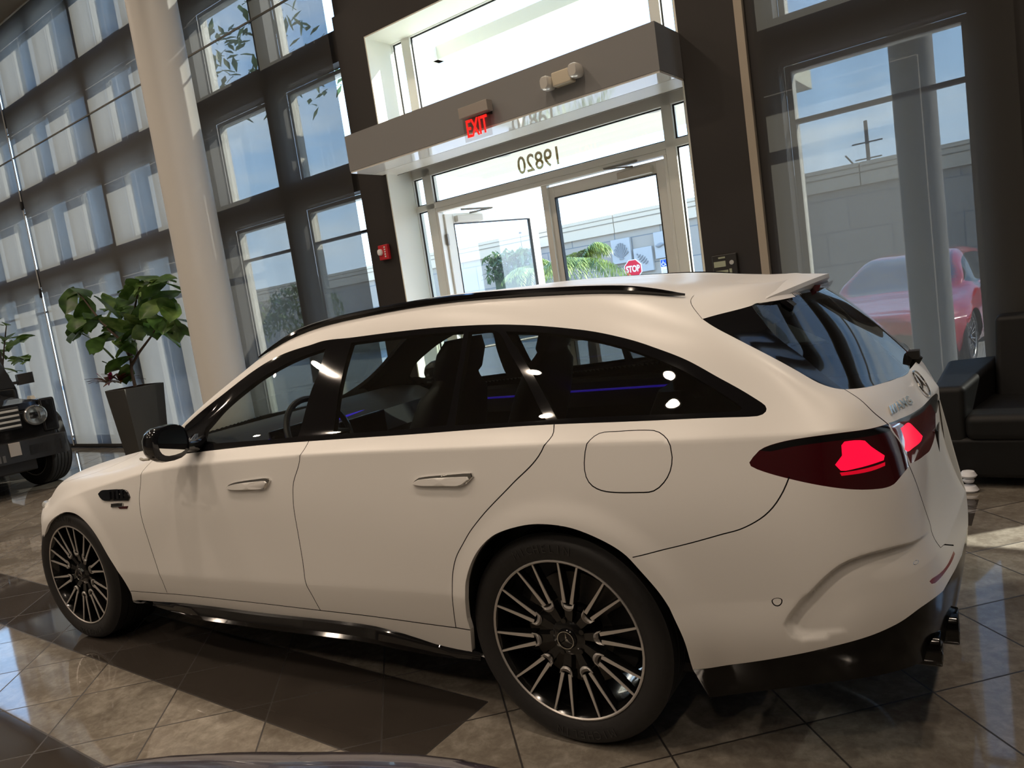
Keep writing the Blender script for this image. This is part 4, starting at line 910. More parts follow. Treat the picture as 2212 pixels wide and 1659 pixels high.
# doors
def door(name,hinge,ang,wd,hand):
    """leaf in the plane from hinge; ang=0 closed; opens outwards"""
    d=WE*math.cos(ang)*hand+WN*math.sin(ang); n=WN*math.cos(ang)-WE*math.sin(ang)*hand
    def fn(a,b,c): return tuple(hinge+d*a+n*b+Vector((0,0,c)))
    o=None
    g=MB().box(.09,wd-.09,-.004,.004,.25,2.40,fn).build(name,M_PANE); st_(g)
    mb=MB()
    for a,b,c,e in((0,.10,.01,2.50),(wd-.10,wd,.01,2.50),(.10,wd-.10,.01,.26),(.10,wd-.10,2.39,2.50)): mb.box(a,b,-.022,.022,c,e,fn)
    mb.build('door_leaf_frame',M_DOORF,g,bevel=.004)
    mb=MB()
    for x in((.10,.108,.26,2.39),(wd-.108,wd-.10,.26,2.39),(.1,wd-.1,.26,.268),(.1,wd-.1,2.382,2.39)): mb.box(x[0],x[1],-.026,.026,x[2],x[3],fn)
    mb.build('glazing_gasket',mat('black_gasket'),g)
    s=-1
    mb=MB(); mb.box(.12,.46,-.085,-.022,2.40,2.47,fn); mb.build('door_closer',mat('closer_cover',(.62,.58,.50),.45),g,bevel=.01)
    mb=MB(); mb.tube([fn(.30,-.06,2.49),fn(.52,-.20,2.51),fn(.20,-.05,2.535)],.012,6); mb.build('closer_arm',mat('grey_steel',(.28,.26,.23),.4,.6),g)
    mb=MB(); mb.tube([fn(wd-.05,-.03,.95),fn(wd-.05,-.08,.97),fn(wd-.05,-.08,1.30),fn(wd-.05,-.03,1.32)],.013,8); mb.tube([fn(.08,-.05,1.0),fn(wd-.08,-.05,1.0)],.016,8); mb.build('door_handle',mat('grey_steel'),g)
    mb=MB(); 
    for z in(.3,1.25,2.22): mb.tube([fn(-.005,-.02,z-.06),fn(-.005,-.02,z+.06)],.017,8)
    mb.build('door_hinge',mat('grey_steel'),g)
    return g
door('door_1',wp(-3.995,0,.42),math.radians(72),1.26,1)
door('door_2',wp(-1.365,0,.42),0.,1.28,-1)
F2=MB(); F_(F2,-2.665,-2.60,0,2.52,.36,.42); st_(F2.build('trim_6',M_DOORF,bevel=.004))
# interior canopy box over the entrance
can=thing('entrance_canopy','grey box canopy over the glazed entrance doors','canopy',wp(-2.65,2.98,-.2))
M_CAN=mat('canopy_grey_paint',(.23,.228,.225),.55)
MB().wbox(-4.36,-.945,2.99,3.338,-.49,-.465).build('canopy_fascia',M_CAN,can)
MB().wbox(-4.36,-4.335,2.99,3.338,-.465,.34).build('canopy_side',M_CAN,can); MB().wbox(-.97,-.945,2.99,3.338,-.465,.34).build('canopy_side',M_CAN,can)
MB().wbox(-4.335,-.97,3.315,3.338,-.465,.34).build('canopy_top',M_CAN,can)
M_SOF=mat('gloss_white_soffit',(.80,.78,.72),.06,coat=.3)
mb=MB(); mb.wbox(-4.355,-.95,2.972,2.99,-.485,-.20); mb.build('canopy_soffit',M_SOF,can)
mb=MB(); mb.wbox(-4.355,-.95,2.972,2.99,-.192,.12); mb.build('canopy_soffit',mat('satin_white_soffit',(.72,.70,.62),.35),can)
mb=MB(); mb.wbox(-4.355,-.95,2.978,2.992,-.20,-.192); mb.wbox(-4.355,-.95,2.968,2.99,.12,.128); mb.build('soffit_joint',mat('joint_grey',(.25,.24,.21),.6),can)
# exit sign
M_EXR=mat('exit_red',(.7,.01,.01),.4,emit=(1,.015,.01),es=.75)
ex=thing('exit_sign','clear edge-lit exit sign with red letters on the canopy front','exit sign',wp(-3.32,2.8,-.55))
SV_O=Vector((1.184263,-1.939603,1.473787)); SV_R=Vector((0.8457554,0.5135735,-0.1447066)); SV_U=Vector((0.0644282,0.1709230,0.9831756)); SV_F=Vector((-0.5296666,0.8408493,-0.1114704))
def pxw(a,b,o):   # survey bearing (a,b) from the fixed survey point, met with the plane at offset o from the facade
    d=SV_R*((a-1106)/1602.39)+SV_U*(-(b-829.5)/1602.39)+SV_F; return SV_O+d*((WD+o-SV_O.dot(WN))/d.dot(WN))
c0=pxw(1030,268,-.56); s0=c0.dot(WE); z0=c0.z
MB().wbox(s0-.155,s0+.165,z0+.075,z0+.165,-.60,-.52).build('sign_housing',mat('brushed_nickel',(.5,.45,.40),.3,.7),ex,bevel=.004)
MB().wbox(s0-.02,s0+.13,z0+.06,z0+.175,-.52,-.49).build('sign_bracket',M_GAP,ex)
MB().wbox(s0-.145,s0+.155,z0-.125,z0+.075,-.568,-.560).build('acrylic_panel',glass_mat('acrylic',(.93,.9,.88),.9),ex)
me=text_mesh('EXIT',.20,.004,.002); place_mesh(me,'sign_lettering',wp(s0+.005,z0-.03,-.572),WE,(0,0,1),M_EXR,ex,sx=.58,sy=1.05)
# emergency light
em=thing('emergency_light','white twin-head emergency light on the canopy front','emergency light',wp(-2.2,3.1,-.5))
c0=pxw(1216,168,-.53); s0=c0.dot(WE); z0=c0.z
MB().wbox(s0-.085,s0+.095,z0-.055,z0+.055,-.57,-.49).build('light_body',mat('ivory_plastic',(.62,.55,.42),.45),em,bevel=.012,seg=3)
M_CLR=mat('clear_lens',(.75,.72,.66),.08,.25)
for ds,dz in((-.135,-.012),(.135,.012)):
    h=MB(); 
    rings=[sring(wp(s0+ds,z0+dz,o_),tuple(WE),(0,0,1),a,b,14,3) for o_,a,b in((-.49,.035,.045),(-.53,.048,.056),(-.60,.046,.054),(-.615,.034,.042))]
    loft(h,rings); h.build('lamp_head',M_CLR,em,auto=40)
# fire alarm on the left portal
fa=thing('fire_alarm','red fire alarm strobe on the dark portal left of the entrance','fire alarm',wp(-4.5,2.18,-.06))
MB().wbox(-4.56,-4.42,2.10,2.26,-.085,-.04).build('alarm_body',mat('alarm_red',(.55,.02,.03),.4),fa,bevel=.008)
h=MB(); loft(h,[sring(wp(-4.525,2.185,o_),tuple(WE),(0,0,1),a,b,12,2.4) for o_,a,b in((-.085,.03,.035),(-.11,.028,.033),(-.12,.015,.02))]); h.build('strobe_lens',mat('strobe_white',(.85,.83,.8),.15),fa,auto=40)
h=MB(); 
for i in range(5): h.wbox(-4.47,-4.45,2.125+.025*i,2.14+.025*i,-.088,-.085)
h.build('alarm_lettering',mat('print_white',(.8,.8,.78),.5),fa)
# alarm keypad on right portal
kp=thing('alarm_keypad','small dark alarm keypad with pale labels on the right portal','keypad',wp(-.78,1.5,-.06))
MB().wbox(-.875,-.675,1.40,1.585,-.075,-.04).build('keypad_body',mat('keypad_black',(.03,.028,.025),.4),kp,bevel=.006)
h=MB(); h.wbox(-.86,-.765,1.49,1.535,-.078,-.075); h.wbox(-.855,-.75,1.425,1.462,-.078,-.075); h.wbox(-.82,-.765,1.555,1.568,-.078,-.075); h.wbox(-.74,-.72,1.435,1.468,-.078,-.075); h.build('keypad_labels',mat('pale_label',(.40,.43,.30),.5),kp)
h=MB(); loft(h,[sring(wp(-.715,1.515,o_),tuple(WE),(0,0,1),.018,.018,12,2) for o_ in(-.075,-.082)]); h.build('keypad_button',mat('pale_button',(.5,.5,.46),.4),kp,auto=40)
# roller shades
shade_mat('mesh_shade_near',.125,(.030,.0285,.0255,1),(.05,.048,.044,1)); shade_mat('mesh_shade_far',.03,(.082,.080,.075,1),(.09,.088,.083,1))
shn=0
def shade(s0,s1,m,lab,z0=.07,bar=True):
    t=thing('roller_shade',lab,'roller shade',wp((s0+s1)/2,z0,-.1),'mesh roller shades along the window wall')
    def fn(u,v): 
        s=s0+(s1-s0)*u; return tuple(wp(s,z0+(CEIL-.02-z0)*v,-.085+.0012*math.sin(s*5)*(1-v)))
    mb=MB(); mb.grid(fn,14,2); mb.build('shade_fabric',MATS[m],t,True)
    mb=MB(); mb.wbox(s0,s1,z0-.035,z0+.005,-.10,-.07); mb.build('hem_bar',M_FRAME,t)
    if bar:
        mb=MB(); mb.wbox(s0,s1,5.075,5.095,-.105,-.09); mb.build('fabric_joint_rod',mat('rod_grey',(.12,.115,.10),.5),t)
    return t
shade(-8.30,-4.78,'mesh_shade_near','translucent mesh roller shade just left of the entrance portal')
shade(-12.89,-8.32,'mesh_shade_far','pale mesh roller shade behind the large potted fig')
shade(-18.35,-12.95,'mesh_shade_far','mesh roller shade at the far left end of the window wall')
shade(-.36,1.2,'mesh_shade_near','dark mesh roller shade in the window right of the entrance',bar=False)
shade(1.3,2.86,'mesh_shade_near','mesh roller shade behind the black sofa',bar=False)
shade(2.88,4.25,'mesh_shade_near','unseen mesh roller shade right of the sofa, raised to shape the sun patch',z0=1.72,bar=False)  # added out of view; its open bottom bounds the sun patch on the floor
shade(4.3,6.9,'mesh_shade_far','unseen mesh roller shade added in the right corner to block sun',bar=False)  # added out of view in the denser fabric to keep sun off the floor
# shade chain
ch=MB(); ch.tube([wp(-12.92,z,-.1) for z in(.05,1.5,3.,4.4,6.5)],.010,6); c=ch.build('shade_chain',mat('chain_white',(.6,.6,.58),.4),None); tag(c,'thin pull chain hanging in the gap between two left shades','chain')
for z0,z1 in((2.70,2.86),(4.22,4.36)):
    ch=MB(); loft(ch,[sring(wp(-12.92,z,-.11),tuple(WE),tuple(WN),a,.02,10,3) for z,a in((z0,.02),(z0+.02,.03),(z1-.02,.03),(z1,.02))])
    ch.build('chain_weight',mat('chain_weight_dark',(.03,.03,.03),.3),c,auto=40)
# baseboard
st_(MB().wbox(SL,-4.73,0,.06,-.03,0).build('baseboard_far',M_FRAME))
# column
col=MB(); c0=sn(-6.46,3.05); col.lathe([(.265,0),(.265,CEIL)],(c0.x,c0.y,0),'z',64)
cl=col.build('round_column',mat('painted_column',(.66,.645,.61),.45),None,auto=40); tag(cl,'tall round white column standing left of the entrance','column')
# ceiling downlights
k=0
for s,n,p in LAMPS:
    c=sn(s,n,CEIL); t=thing('ceiling_downlight','warm round downlight recessed in the showroom ceiling','downlight',c,'warm ceiling downlights')
    MB().lathe([(.20,-.0),(.20,-.05),(.17,-.05),(.16,-.005)],(c.x,c.y,c.z),'z',24).build('light_trim',mat('lamp_trim',(.6,.58,.55),.4),t,auto=40)
    MB().lathe([(.0,-.012),(.16,-.012)],(c.x,c.y,c.z),'z',24).build('light_lens',mat('lamp_lens',(1,1,1),.5,emit=WARM,es=14.),t)
    ld=bpy.data.lights.new('downlight_bulb','AREA'); ld.shape='DISK'; ld.size=.30; ld.energy=p; ld.color=WARM; ld.spread=math.radians(150)
    lo=bpy.data.objects.new('downlight_bulb',ld); COL.objects.link(lo); lo.location=c+Vector((0,0,-.06)); setpar(lo,t)
# ================= fiddle-leaf fig and planter =================
def leaf(mb,base,d,L,W,droop,roll,nl=7):
    d=Vector(d).normalized(); side=d.cross(Vector((0,0,1)))
    if side.length<.05: side=Vector((1,0,0))
    side.normalize(); up=side.cross(d).normalized(); side=(side*math.cos(roll)+up*math.sin(roll)); up=side.cross(d).normalized()
    V=[];m=5
    for i in range(nl):
        t=i/(nl-1); w=W*(math.sin(math.pi*min(1,t*.92+.05))**.75)*(.55+.62*t)*(1-.18*math.exp(-((t-.42)/.12)**2))
        if i in(0,): w=.004
        if i==nl-1: w=W*.12
        c=Vector(base)+d*L*t+Vector((0,0,-1))*droop*L*t*t
        for k in range(m):
            x=(k/(m-1)*2-1); V.append(c+side*w*x+up*(.10*W*abs(x)**1.5+.05*W*math.sin(5*t+3*x)))
    F=[(i*m+k,(i+1)*m+k,(i+1)*m+k+1,i*m+k+1) for i in range(nl-1) for k in range(m-1)]
    mb.add(V,F)
def leafmat(name,c1,c2,trl=.25):
    m=bpy.data.materials.new(name); m.use_nodes=True; nt=m.node_tree; b=nt.nodes['Principled BSDF']; L=nt.links.new
    tc=nt.nodes.new('ShaderNodeTexCoord'); nz=nt.nodes.new('ShaderNodeTexNoise'); nz.inputs['Scale'].default_value=6; L(tc.outputs['Object'],nz.inputs[0])
    cr=nt.nodes.new('ShaderNodeValToRGB'); cr.color_ramp.elements[0].color=(*c1,1); cr.color_ramp.elements[0].position=.35; cr.color_ramp.elements[1].color=(*c2,1); cr.color_ramp.elements[1].position=.68; L(nz.outputs[0],cr.inputs[0]); L(cr.outputs[0],b.inputs['Base Color']); b.inputs['Roughness'].default_value=.35
    tl=nt.nodes.new('ShaderNodeBsdfTranslucent'); L(cr.outputs[0],tl.inputs[0]); mx=nt.nodes.new('ShaderNodeMixShader'); mx.inputs[0].default_value=trl; out=nt.nodes['Material Output']
    L(b.outputs[0],mx.inputs[1]); L(tl.outputs[0],mx.inputs[2]); L(mx.outputs[0],out.inputs[0]); MATS[name]=m; return m
M_FIG=leafmat('fig_leaf',(.028,.065,.012),(.085,.17,.035)); M_FIG2=leafmat('fig_leaf_light',(.05,.11,.02),(.20,.30,.08))
M_BARK=mat('fig_bark',(.07,.045,.03),.8)
def pt_at(px,py,o): return pxw(px,py,o)
def fig(name,label,pot_s,pot_o,stems,leaves,mleaf,w=.29,h=1.03):
    t=thing(name,label,'potted plant',wp(pot_s,0,pot_o))
    mb=MB(); P=[]
    def sq(k,z): return [wp(pot_s+a*k,z,pot_o+b*k) for a,b in((-1,-1),(1,-1),(1,1),(-1,1))]
    mb.hexa(sq(w*.74,0)+sq(w,h)); 
    pot=mb.build('square_planter',mat('planter_charcoal',(.055,.052,.045),.5),t,bevel=.008)
    mb=MB(); q=sq(w*.94,h+.004); mb.add(q,[(0,1,2,3)]); mb.build('potting_soil',mat('dark_soil',(.03,.02,.015),1.,spec=0.),t)
    mb=MB()
    for st in stems: mb.tube(st[0],st[1],8)
    mb.build('stem',M_BARK,t,auto=60)
    for i,(b,d,L,W,dr,ro) in enumerate(leaves):
        mb=MB(); leaf(mb,b,d,L,W,dr,ro); mb.build('leaf',mleaf if i%3 else M_FIG2,t,True)
    return t
OO=-.62
def stemcurve(pts,o=OO,r0=.022,r1=.008):
    P=[pt_at(x,y,o+do) for x,y,do in pts]; n=len(P); return (P,[r0+(r1-r0)*i/(n-1) for i in range(n)])
st=[stemcurve([(292,835,0),(285,805,0),(283,780,0),(278,760,-.05),(290,770,0)][:4],r0=.024,r1=.018),
    stemcurve([(284,790,0),(300,762,.02),(318,738,.05),(330,722,.05),(345,690,0)]),
    stemcurve([(280,770,0),(262,735,-.05),(235,712,-.1),(215,690,-.1),(195,665,-.05),(180,645,-.1),(165,628,-.1)]),
    stemcurve([(283,780,0),(286,740,.1),(288,700,.1),(292,660,.05),(300,625,.05),(308,608,.0)])]
LV=[]
_cl=[(186,655),(170,622),(150,640),(160,690),(190,705),(170,705),(206,690),(228,655),(240,670),(205,735),(225,730),(255,715),(262,740),(285,730),(258,775),(272,800),(245,790),(215,690),
 (300,610),(315,600),(280,615),(325,605),(345,600),(350,640),(335,655),(310,650),(365,610),(370,660),(340,690),(325,705),(350,710),(365,690),(378,700),(300,680),(280,665),(262,665),(300,715),(240,700),(330,640),(285,690),(278,640)]
for i,(x,y) in enumerate(_cl+[(a+rng.uniform(-13,13),b+rng.uniform(-13,13)) for a,b in _cl]):
    b=pt_at(x,y,OO+rng.uniform(-.22,.22)); a=rng.uniform(0,6.28); up=rng.uniform(-.9,.35)
    if y<640: up=rng.uniform(-.15,.6)
    d=Vector((math.cos(a),math.sin(a)*.8,up)); L=rng.uniform(.34,.48); LV.append((b-d.normalized()*L*.45,d,L,L*.36,rng.uniform(.1,.45),rng.uniform(-.7,.7)))
fg=fig('fiddle_leaf_fig','tall fiddle-leaf fig in a charcoal square planter beside the column',-9.45,-.55,st,LV,M_FIG)
fg_s=-9.71
# bromeliad at the fig's foot
br=thing('bromeliad','small pink and dark red bromeliad under the tall fig','flowering plant',wp(-9.7,1.06,-.68))
for j,(px,py) in enumerate(((236,836),(262,832))):
    c=pt_at(px,py,-.68); mb=MB()
    for i in range(16):
        a=i*2.4; d=Vector((math.cos(a),math.sin(a),rng.uniform(.25,1.1))); L=rng.uniform(.30,.42); leaf(mb,c+Vector((0,0,.05)),d,L,.035,.35,0,5)
    mb.build('bromeliad_leaf',leafmat('bromeliad_dark_%d'%j,(.06,.02,.012),(.16,.05,.03)) if j else leafmat('bromeliad_red',(.10,.015,.02),(.10,.08,.02)),br,True)
    mb=MB()
    for i in range(9):
        a=i*2.1; d=Vector((math.cos(a)*.6,math.sin(a)*.6,1.1)); leaf(mb,c+Vector((0,0,.02)),d,.26 if j==0 else .2,.04,.1,0,5)
    mb.build('bromeliad_bloom',leafmat('bloom_%d'%j,(.50,.02,.14) if j==0 else (.35,.10,.02),(.70,.05,.25) if j==0 else (.6,.3,.05),.4),br,True)
# second fig at the left edge behind the black off-roader
st=[stemcurve([(8,870,0),(5,800,0),(10,740,0),(14,700,0)],o=-.5,r0=.02,r1=.008)]
LV=[]
for i in range(34):
    x,y=rng.uniform(-45,62),rng.uniform(690,815); 
    if x>40 and y<715: y+=60
    b=pt_at(x,y,-.5+rng.uniform(-.15,.15)); a=rng.uniform(0,6.28); d=Vector((math.cos(a),math.sin(a),rng.uniform(-.5,.7))); L=rng.uniform(.26,.38); LV.append((b-d.normalized()*L*.45,d,L,L*.30,.3,rng.uniform(-.6,.6)))
p_=pt_at(8,880,-.5)
fig('fiddle_leaf_fig','smaller light green fig at the left edge behind the black off-roader',p_.dot(WE),-.5,st,LV,M_FIG2,w=.28,h=.80)
# ================= black off-roader =================
def offroader():
    # local frame: x forward, y left, z up; origin on the floor under the nose centre
    fl=Vector((-9.24,2.92,0)); H=math.radians(-10); X=Vector((math.cos(H),math.sin(H),0)); Y=Vector((-X.y,X.x,0))
    org=fl+X*.70-Y*.80
    t=thing('off_road_car','glossy black boxy off-roader with chrome grille bars at the left edge','car',org+X*-2.0)
    def fn(a,b,c): return tuple(org+X*a+Y*b+Vector((0,0,c)))
    M=mat('black_car_paint',(.008,.008,.009),.08,coat=.6); MD=mat('black_plastic',(.018,.018,.018),.45)
    def bx(name,lst,m=M,bev=.02,par=t):
        mb=MB(); [mb.box(*l,fn) for l in lst]; return mb.build(name,m,par,bevel=bev,seg=3)
    def S(rings,name,m=M,par=t):
        mb=MB(); loft(mb,[[Vector(fn(*p)) for p in r] for r in rings]); return mb.build(name,m,par,auto=35)
    bx('body',[(-4.55,-.12,-.88,.88,.50,1.02),(-4.55,-1.35,-.86,.86,1.0,1.30)],bev=.05)
    S([[(-1.4,-.74,1.02),(-.14,-.72,1.02),(-.14,.72,1.02),(-1.4,.74,1.02)],[(-1.4,-.74,1.16),(-.16,-.70,1.10),(-.16,.70,1.10),(-1.4,.74,1.16)],[(-1.4,-.60,1.22),(-.30,-.56,1.16),(-.30,.56,1.16),(-1.4,.60,1.22)]],'bonnet')
    S([[(-4.5,-.84,1.28),(-1.35,-.84,1.28),(-1.35,.84,1.28),(-4.5,.84,1.28)],[(-4.45,-.74,1.93),(-1.75,-.74,1.93),(-1.75,.74,1.93),(-4.45,.74,1.93)]],'cabin',M_GTIN if False else mat('dark_cabin_glass',(.02,.022,.025),.05,coat=.5))
    bx('roof',[(-4.5,-1.70,-.77,.77,1.90,1.97)])
    mb=MB(); [mb.box(a,b,c,d,1.28,1.92,fn) for a,b,c,d in((-1.72,-1.60,.76,.82),(-1.72,-1.60,-.82,-.76),(-2.6,-2.48,.80,.85),(-2.6,-2.48,-.85,-.80))]; mb.build('window_pillar',M,t)
    # wings with indicators
    for s in(-1,1):
        bx('wing',[(-1.35,-.10,s*.88-.16,s*.88+.02,.70,1.12)] if s>0 else [(-1.35,-.10,-.90,-.72,.70,1.12)],bev=.03)
        S([[(x,s*.90,z),(x,s*.90+s*.09*k,z-.02),(x,s*.90+s*.09*k,z-.10),(x,s*.90,z-.10)] for x,z,k in((-1.45,.62,.9),(-1.35,.86,1),(-1.1,.99,1),(-.55,.99,1),(-.30,.86,1),(-.20,.66,.9))],'wheel_arch_flare',MD)
        h=MB(); 
        for r0,r1,x0,x1 in((.0,.105,-.085,-.085),): pass
        c=fn(-.09,s*.66,.93)
        R=lambda r,x:[Vector(fn(x,s*.66+r*math.cos(k*.2618),.93+r*math.sin(k*.2618))) for k in range(24)]
        loft(h,[R(.125,-.13),R(.125,-.085),R(.112,-.075),R(.105,-.09),R(.06,-.10)]); hl=h.build('headlamp',mat('headlamp_reflector',(.65,.66,.66),.12,.9),t,auto=30)
        h=MB(); loft(h,[R(.112,-.078),R(.08,-.066),R(.03,-.060)]); q=h.build('headlamp_lens',glass_mat('lamp_cover',(.9,.93,.95),1.2),None,auto=30); setpar(q,hl)
        mb=MB(); mb.box(-.085,-.075,s*.66-.05,s*.66+.045,.89,.965,fn); q=mb.build('headlamp_projector',M_SCREEN,None); setpar(q,hl)
        S([[(-.62,s*.80,1.12),(-.45,s*.80,1.12),(-.45,s*.74,1.12),(-.62,s*.74,1.12)],[(-.60,s*.79,1.16),(-.48,s*.79,1.16),(-.48,s*.75,1.16),(-.60,s*.75,1.16)]],'wing_indicator',mat('indicator_lens'))
        S([[(x,s*1.0+y,z) for y,z in((-.09,1.30),(.10,1.31),(.10,1.46),(-.09,1.45))] for x in(-1.55,-1.45)],'wing_mirror')
        bx('mirror_stalk',[(-1.54,-1.46,min(s*.84,s*.95),max(s*.84,s*.95),1.32,1.36)],bev=.01)
    mb=MB(); mb.box(-.14,-.10,-.50,.50,.80,1.07,fn); mb.build('grille_surround',MD,t,bevel=.01)
    for i in range(4):
        z=.83+.062*i; mb=MB(); mb.box(-.10,-.055,-.48,.48,z,z+.026,fn); mb.build('grille_bar',mat('bright_chrome_bar',(.85,.84,.80),.2,.5),t,bevel=.005)
    mb=MB(); star_mesh(mb,(0,0,0),.10,0,fn=lambda x,y,z:fn(-.05-y,x*1.,.93+z)); mb.build('grille_star',M_CHR,t)
    # bumper
    S([[(x,y,z) for y,z in((-w,.42),(w,.42),(w,.66),(-w,.66))] for x,w in((-.22,.93),(-.04,.93),(.06,.88),(.10,.80))],'front_bumper',MD)
    for s in(-1,1):
        bx('bumper_intake',[(.085,.10,min(s*.46,s*.82),max(s*.46,s*.82),.47,.60)],M_GAP,.01)
        bx('bumper_plate',[(.10,.112,min(s*.26,s*.38),max(s*.26,s*.38),.50,.66)],mat('silver_insert',(.55,.5,.44),.35,.5),.004)
    mb=MB(); [mb.box(.10,.108,-.22+.05*i,-.19+.05*i,.45,.53,fn) for i in range(9)]; mb.build('bumper_grille',mat('grille_grey',(.12,.12,.12),.4),t)
    bx('skid_plate',[(-.6,-.02,-.55,.55,.28,.42)],MD,.02)
    # wheels
    for (x,y,st) in((-.70,.80,.35),(-.70,-.80,.35),(-3.6,.80,0),(-3.6,-.80,0)):
        c=Vector(fn(x,y,.39)); a=(Y*math.cos(st)-X*math.sin(st)); b=a.cross(Vector((0,0,1))); 
        def ring(r,h): return [c+a*h+(b*math.cos(k*math.pi/24)+Vector((0,0,1))*math.sin(k*math.pi/24))*r for k in range(48)]
        mb=MB(); prof=[(.25,-.13),(.32,-.145),(.372,-.14),(.388,-.125)]
        for i in range(5): prof+=[(.390,-.12+.048*i),(.390,-.082+.048*i),(.380,-.080+.048*i),(.380,-.074+.048*i)]
        prof+=[(.388,.125),(.372,.14),(.32,.145),(.25,.13)]
        loft(mb,[ring(r,h) for r,h in prof],True,False); w=mb.build('wheel_tyre',M_RUB,t,auto=35)
        mb=MB(); loft(mb,[ring(r,h) for r,h in((.25,-.135),(.262,-.138),(.255,-.12),(.235,-.05),(.235,.09),(.255,.12),(.262,.138),(.25,.135))],True,False)
        mb.build('wheel_rim',mat('rim_silver',(.55,.53,.5),.25,.9),t,auto=30)
        mb=MB(); loft(mb,[ring(r,h) for r,h in((.24,.06),(.05,.09),(.04,.11))],True,True); mb.build('wheel_disc',MD,t,auto=30)
    MB().box(-4.2,-.3,-.6,.6,.30,.52,fn).build('chassis',M_DARK,t)
offroader()
# ================= sofa =================
so=thing('black_sofa','black leather sofa in front of the window at the right edge','sofa',wp(1.9,0,-.6))
M_SOFA=mat('black_leather_sofa',(.006,.0058,.0055),.55,spec=.3,bump=(25,.08))
MB().wbox(.72,3.0,.06,.30,-.98,-.14).build('sofa_base',M_SOFA,so,bevel=.03,seg=3)
MB().wbox(.86,2.80,.28,.44,-1.0,-.30).build('seat_cushion',M_SOFA,so,bevel=.05,seg=4)
mb=MB(); rings=[[wp(s,z,o_) for s,z in((0,0),)] for o_ in()]
def sofaback():
    mb=MB()
    loft(mb,[[wp(s+ds,z,o_) for s,z,o_ in((.98,.40,-.38),(2.84,.40,-.38),(2.84,.40,-.14),(.98,.40,-.14))] for ds in(0,)]+[[wp(a,.93,-.30),wp(2.84,.93,-.30),wp(2.84,.93,-.12),wp(a,.93,-.12)] for a in(1.0,)]); return mb.build('sofa_back',M_SOFA,so,bevel=.035,seg=4)
sofaback()
mb=MB(); mb.hexa([wp(.72,.2,-.98),wp(.86,.2,-.98),wp(1.0,.2,-.12),wp(.72,.2,-.12),wp(.70,.60,-.95),wp(.87,.60,-.95),wp(1.02,.66,-.12),wp(.70,.64,-.12)]); mb.build('sofa_arm',M_SOFA,so,bevel=.035,seg=4)
MB().wbox(2.86,3.02,.2,.62,-.98,-.14).build('sofa_arm',M_SOFA,so,bevel=.035,seg=4)
mb=MB(); [mb.wbox(a,a+.05,0,.07,b,b+.05) for a in(.78,2.9) for b in(-.93,-.25)]; mb.build('sofa_foot',M_GAP,so)
c=sn(1.11*math.cos(TH)-2.93*math.sin(TH),1.11*math.sin(TH)+2.93*math.cos(TH)); wt=thing('small_white_stand','small stacked white rounded object on the floor beside the sofa','stand',c)
for z,r in((.0,.05),(.055,.03),(.085,.045)):
    mb=MB(); mb.lathe([(.0,z),(r*.8,z),(r,z+.012),(r*.7,z+.035),(.0,z+.04)],tuple(c),'z',20); mb.build('white_disc',mat('white_plastic',(.75,.76,.80),.4),wt,auto=40)
# ================= outside =================
g=mat('asphalt_bright',(.36,.35,.33),.9,noise=(2,.1)); cp=mat('concrete_paving',(.62,.60,.55),.85,noise=(4,.08))
st_(MB().add([sn(-90,WD+.16,-.06),sn(60,WD+.16,-.06),sn(60,60,-.06),sn(-90,60,-.06)],[(0,1,2,3)]).build('floor_outside',g))
st_(MB().wbox(-30,12,-.06,-.01,.16,3.0).build('floor_pavement',cp))
# portico
pc=thing('entrance_portico','cream portico with soffit outside the entrance doors','portico',wp(-2.6,0,1.2))
MP=mat('portico_cream',(.82,.80,.66),.6); MPs=mat('portico_soffit',(.80,.79,.62),.6)
MB().wbox(-4.75,-.55,3.12,3.30,.44,2.3).build('portico_soffit',MPs,pc)
mb=MB(); mb.wbox(-4.95,-4.75,-.01,4.9,.30,.9); mb.wbox(-.62,-.50,-.01,4.9,.30,.62); mb.build('portico_side_wall',MP,pc)
mb=MB(); mb.wbox(-4.7,-.6,4.50,4.66,1.5,1.62); mb.wbox(-4.75,-4.62,4.50,4.66,.3,1.62); mb.build('portico_beam',MP,pc)
for px,py in((1085,355),(1414,259)):
    d_=pxw(px,py,1.2); s_=d_.dot(WE); c=wp(s_,3.118,1.2); t=thing('soffit_downlight','round recessed downlight in the outdoor portico soffit','downlight',c,'portico downlights')
    MB().lathe([(.11,.0),(.11,-.012),(.085,-.012),(.07,-.003),(.0,-.003)],tuple(c),'z',20).build('light_trim',mat('lamp_trim2',(.45,.43,.38),.5),t,auto=40)
# relief wall across the car park
rw=thing('boundary_wall','long outdoor wall of grey stone blocks with beige coping across the car park','wall',wp(-10,0,20))
def stonemat():
    m=mat('relief_stone',(.38,.36,.32),.9); nt=m.node_tree; b=nt.nodes['Principled BSDF']; L=nt.links.new
    tc=nt.nodes.new('ShaderNodeTexCoord'); mp=nt.nodes.new('ShaderNodeMapping'); mp.inputs['Rotation'].default_value=(math.pi/2,0,0); L(tc.outputs['Object'],mp.inputs[0])
    bk=nt.nodes.new('ShaderNodeTexBrick'); bk.inputs['Scale'].default_value=1; bk.inputs['Brick Width'].default_value=1.9; bk.inputs['Row Height'].default_value=1.05; bk.inputs['Mortar Size'].default_value=.02; bk.inputs['Color1'].default_value=(.42,.36,.28,1); bk.inputs['Color2'].default_value=(.36,.31,.245,1); bk.inputs['Mortar'].default_value=(.2,.2,.19,1); bk.offset=.37
    L(mp.outputs[0],bk.inputs[0]); L(bk.outputs[0],b.inputs['Base Color']); return m
M_BEI=mat('beige_stucco',(.64,.52,.37),.85)
MB().wbox(-60,25,-.06,3.42,20.0,20.5).build('stone_wall',stonemat(),rw)
mb=MB()
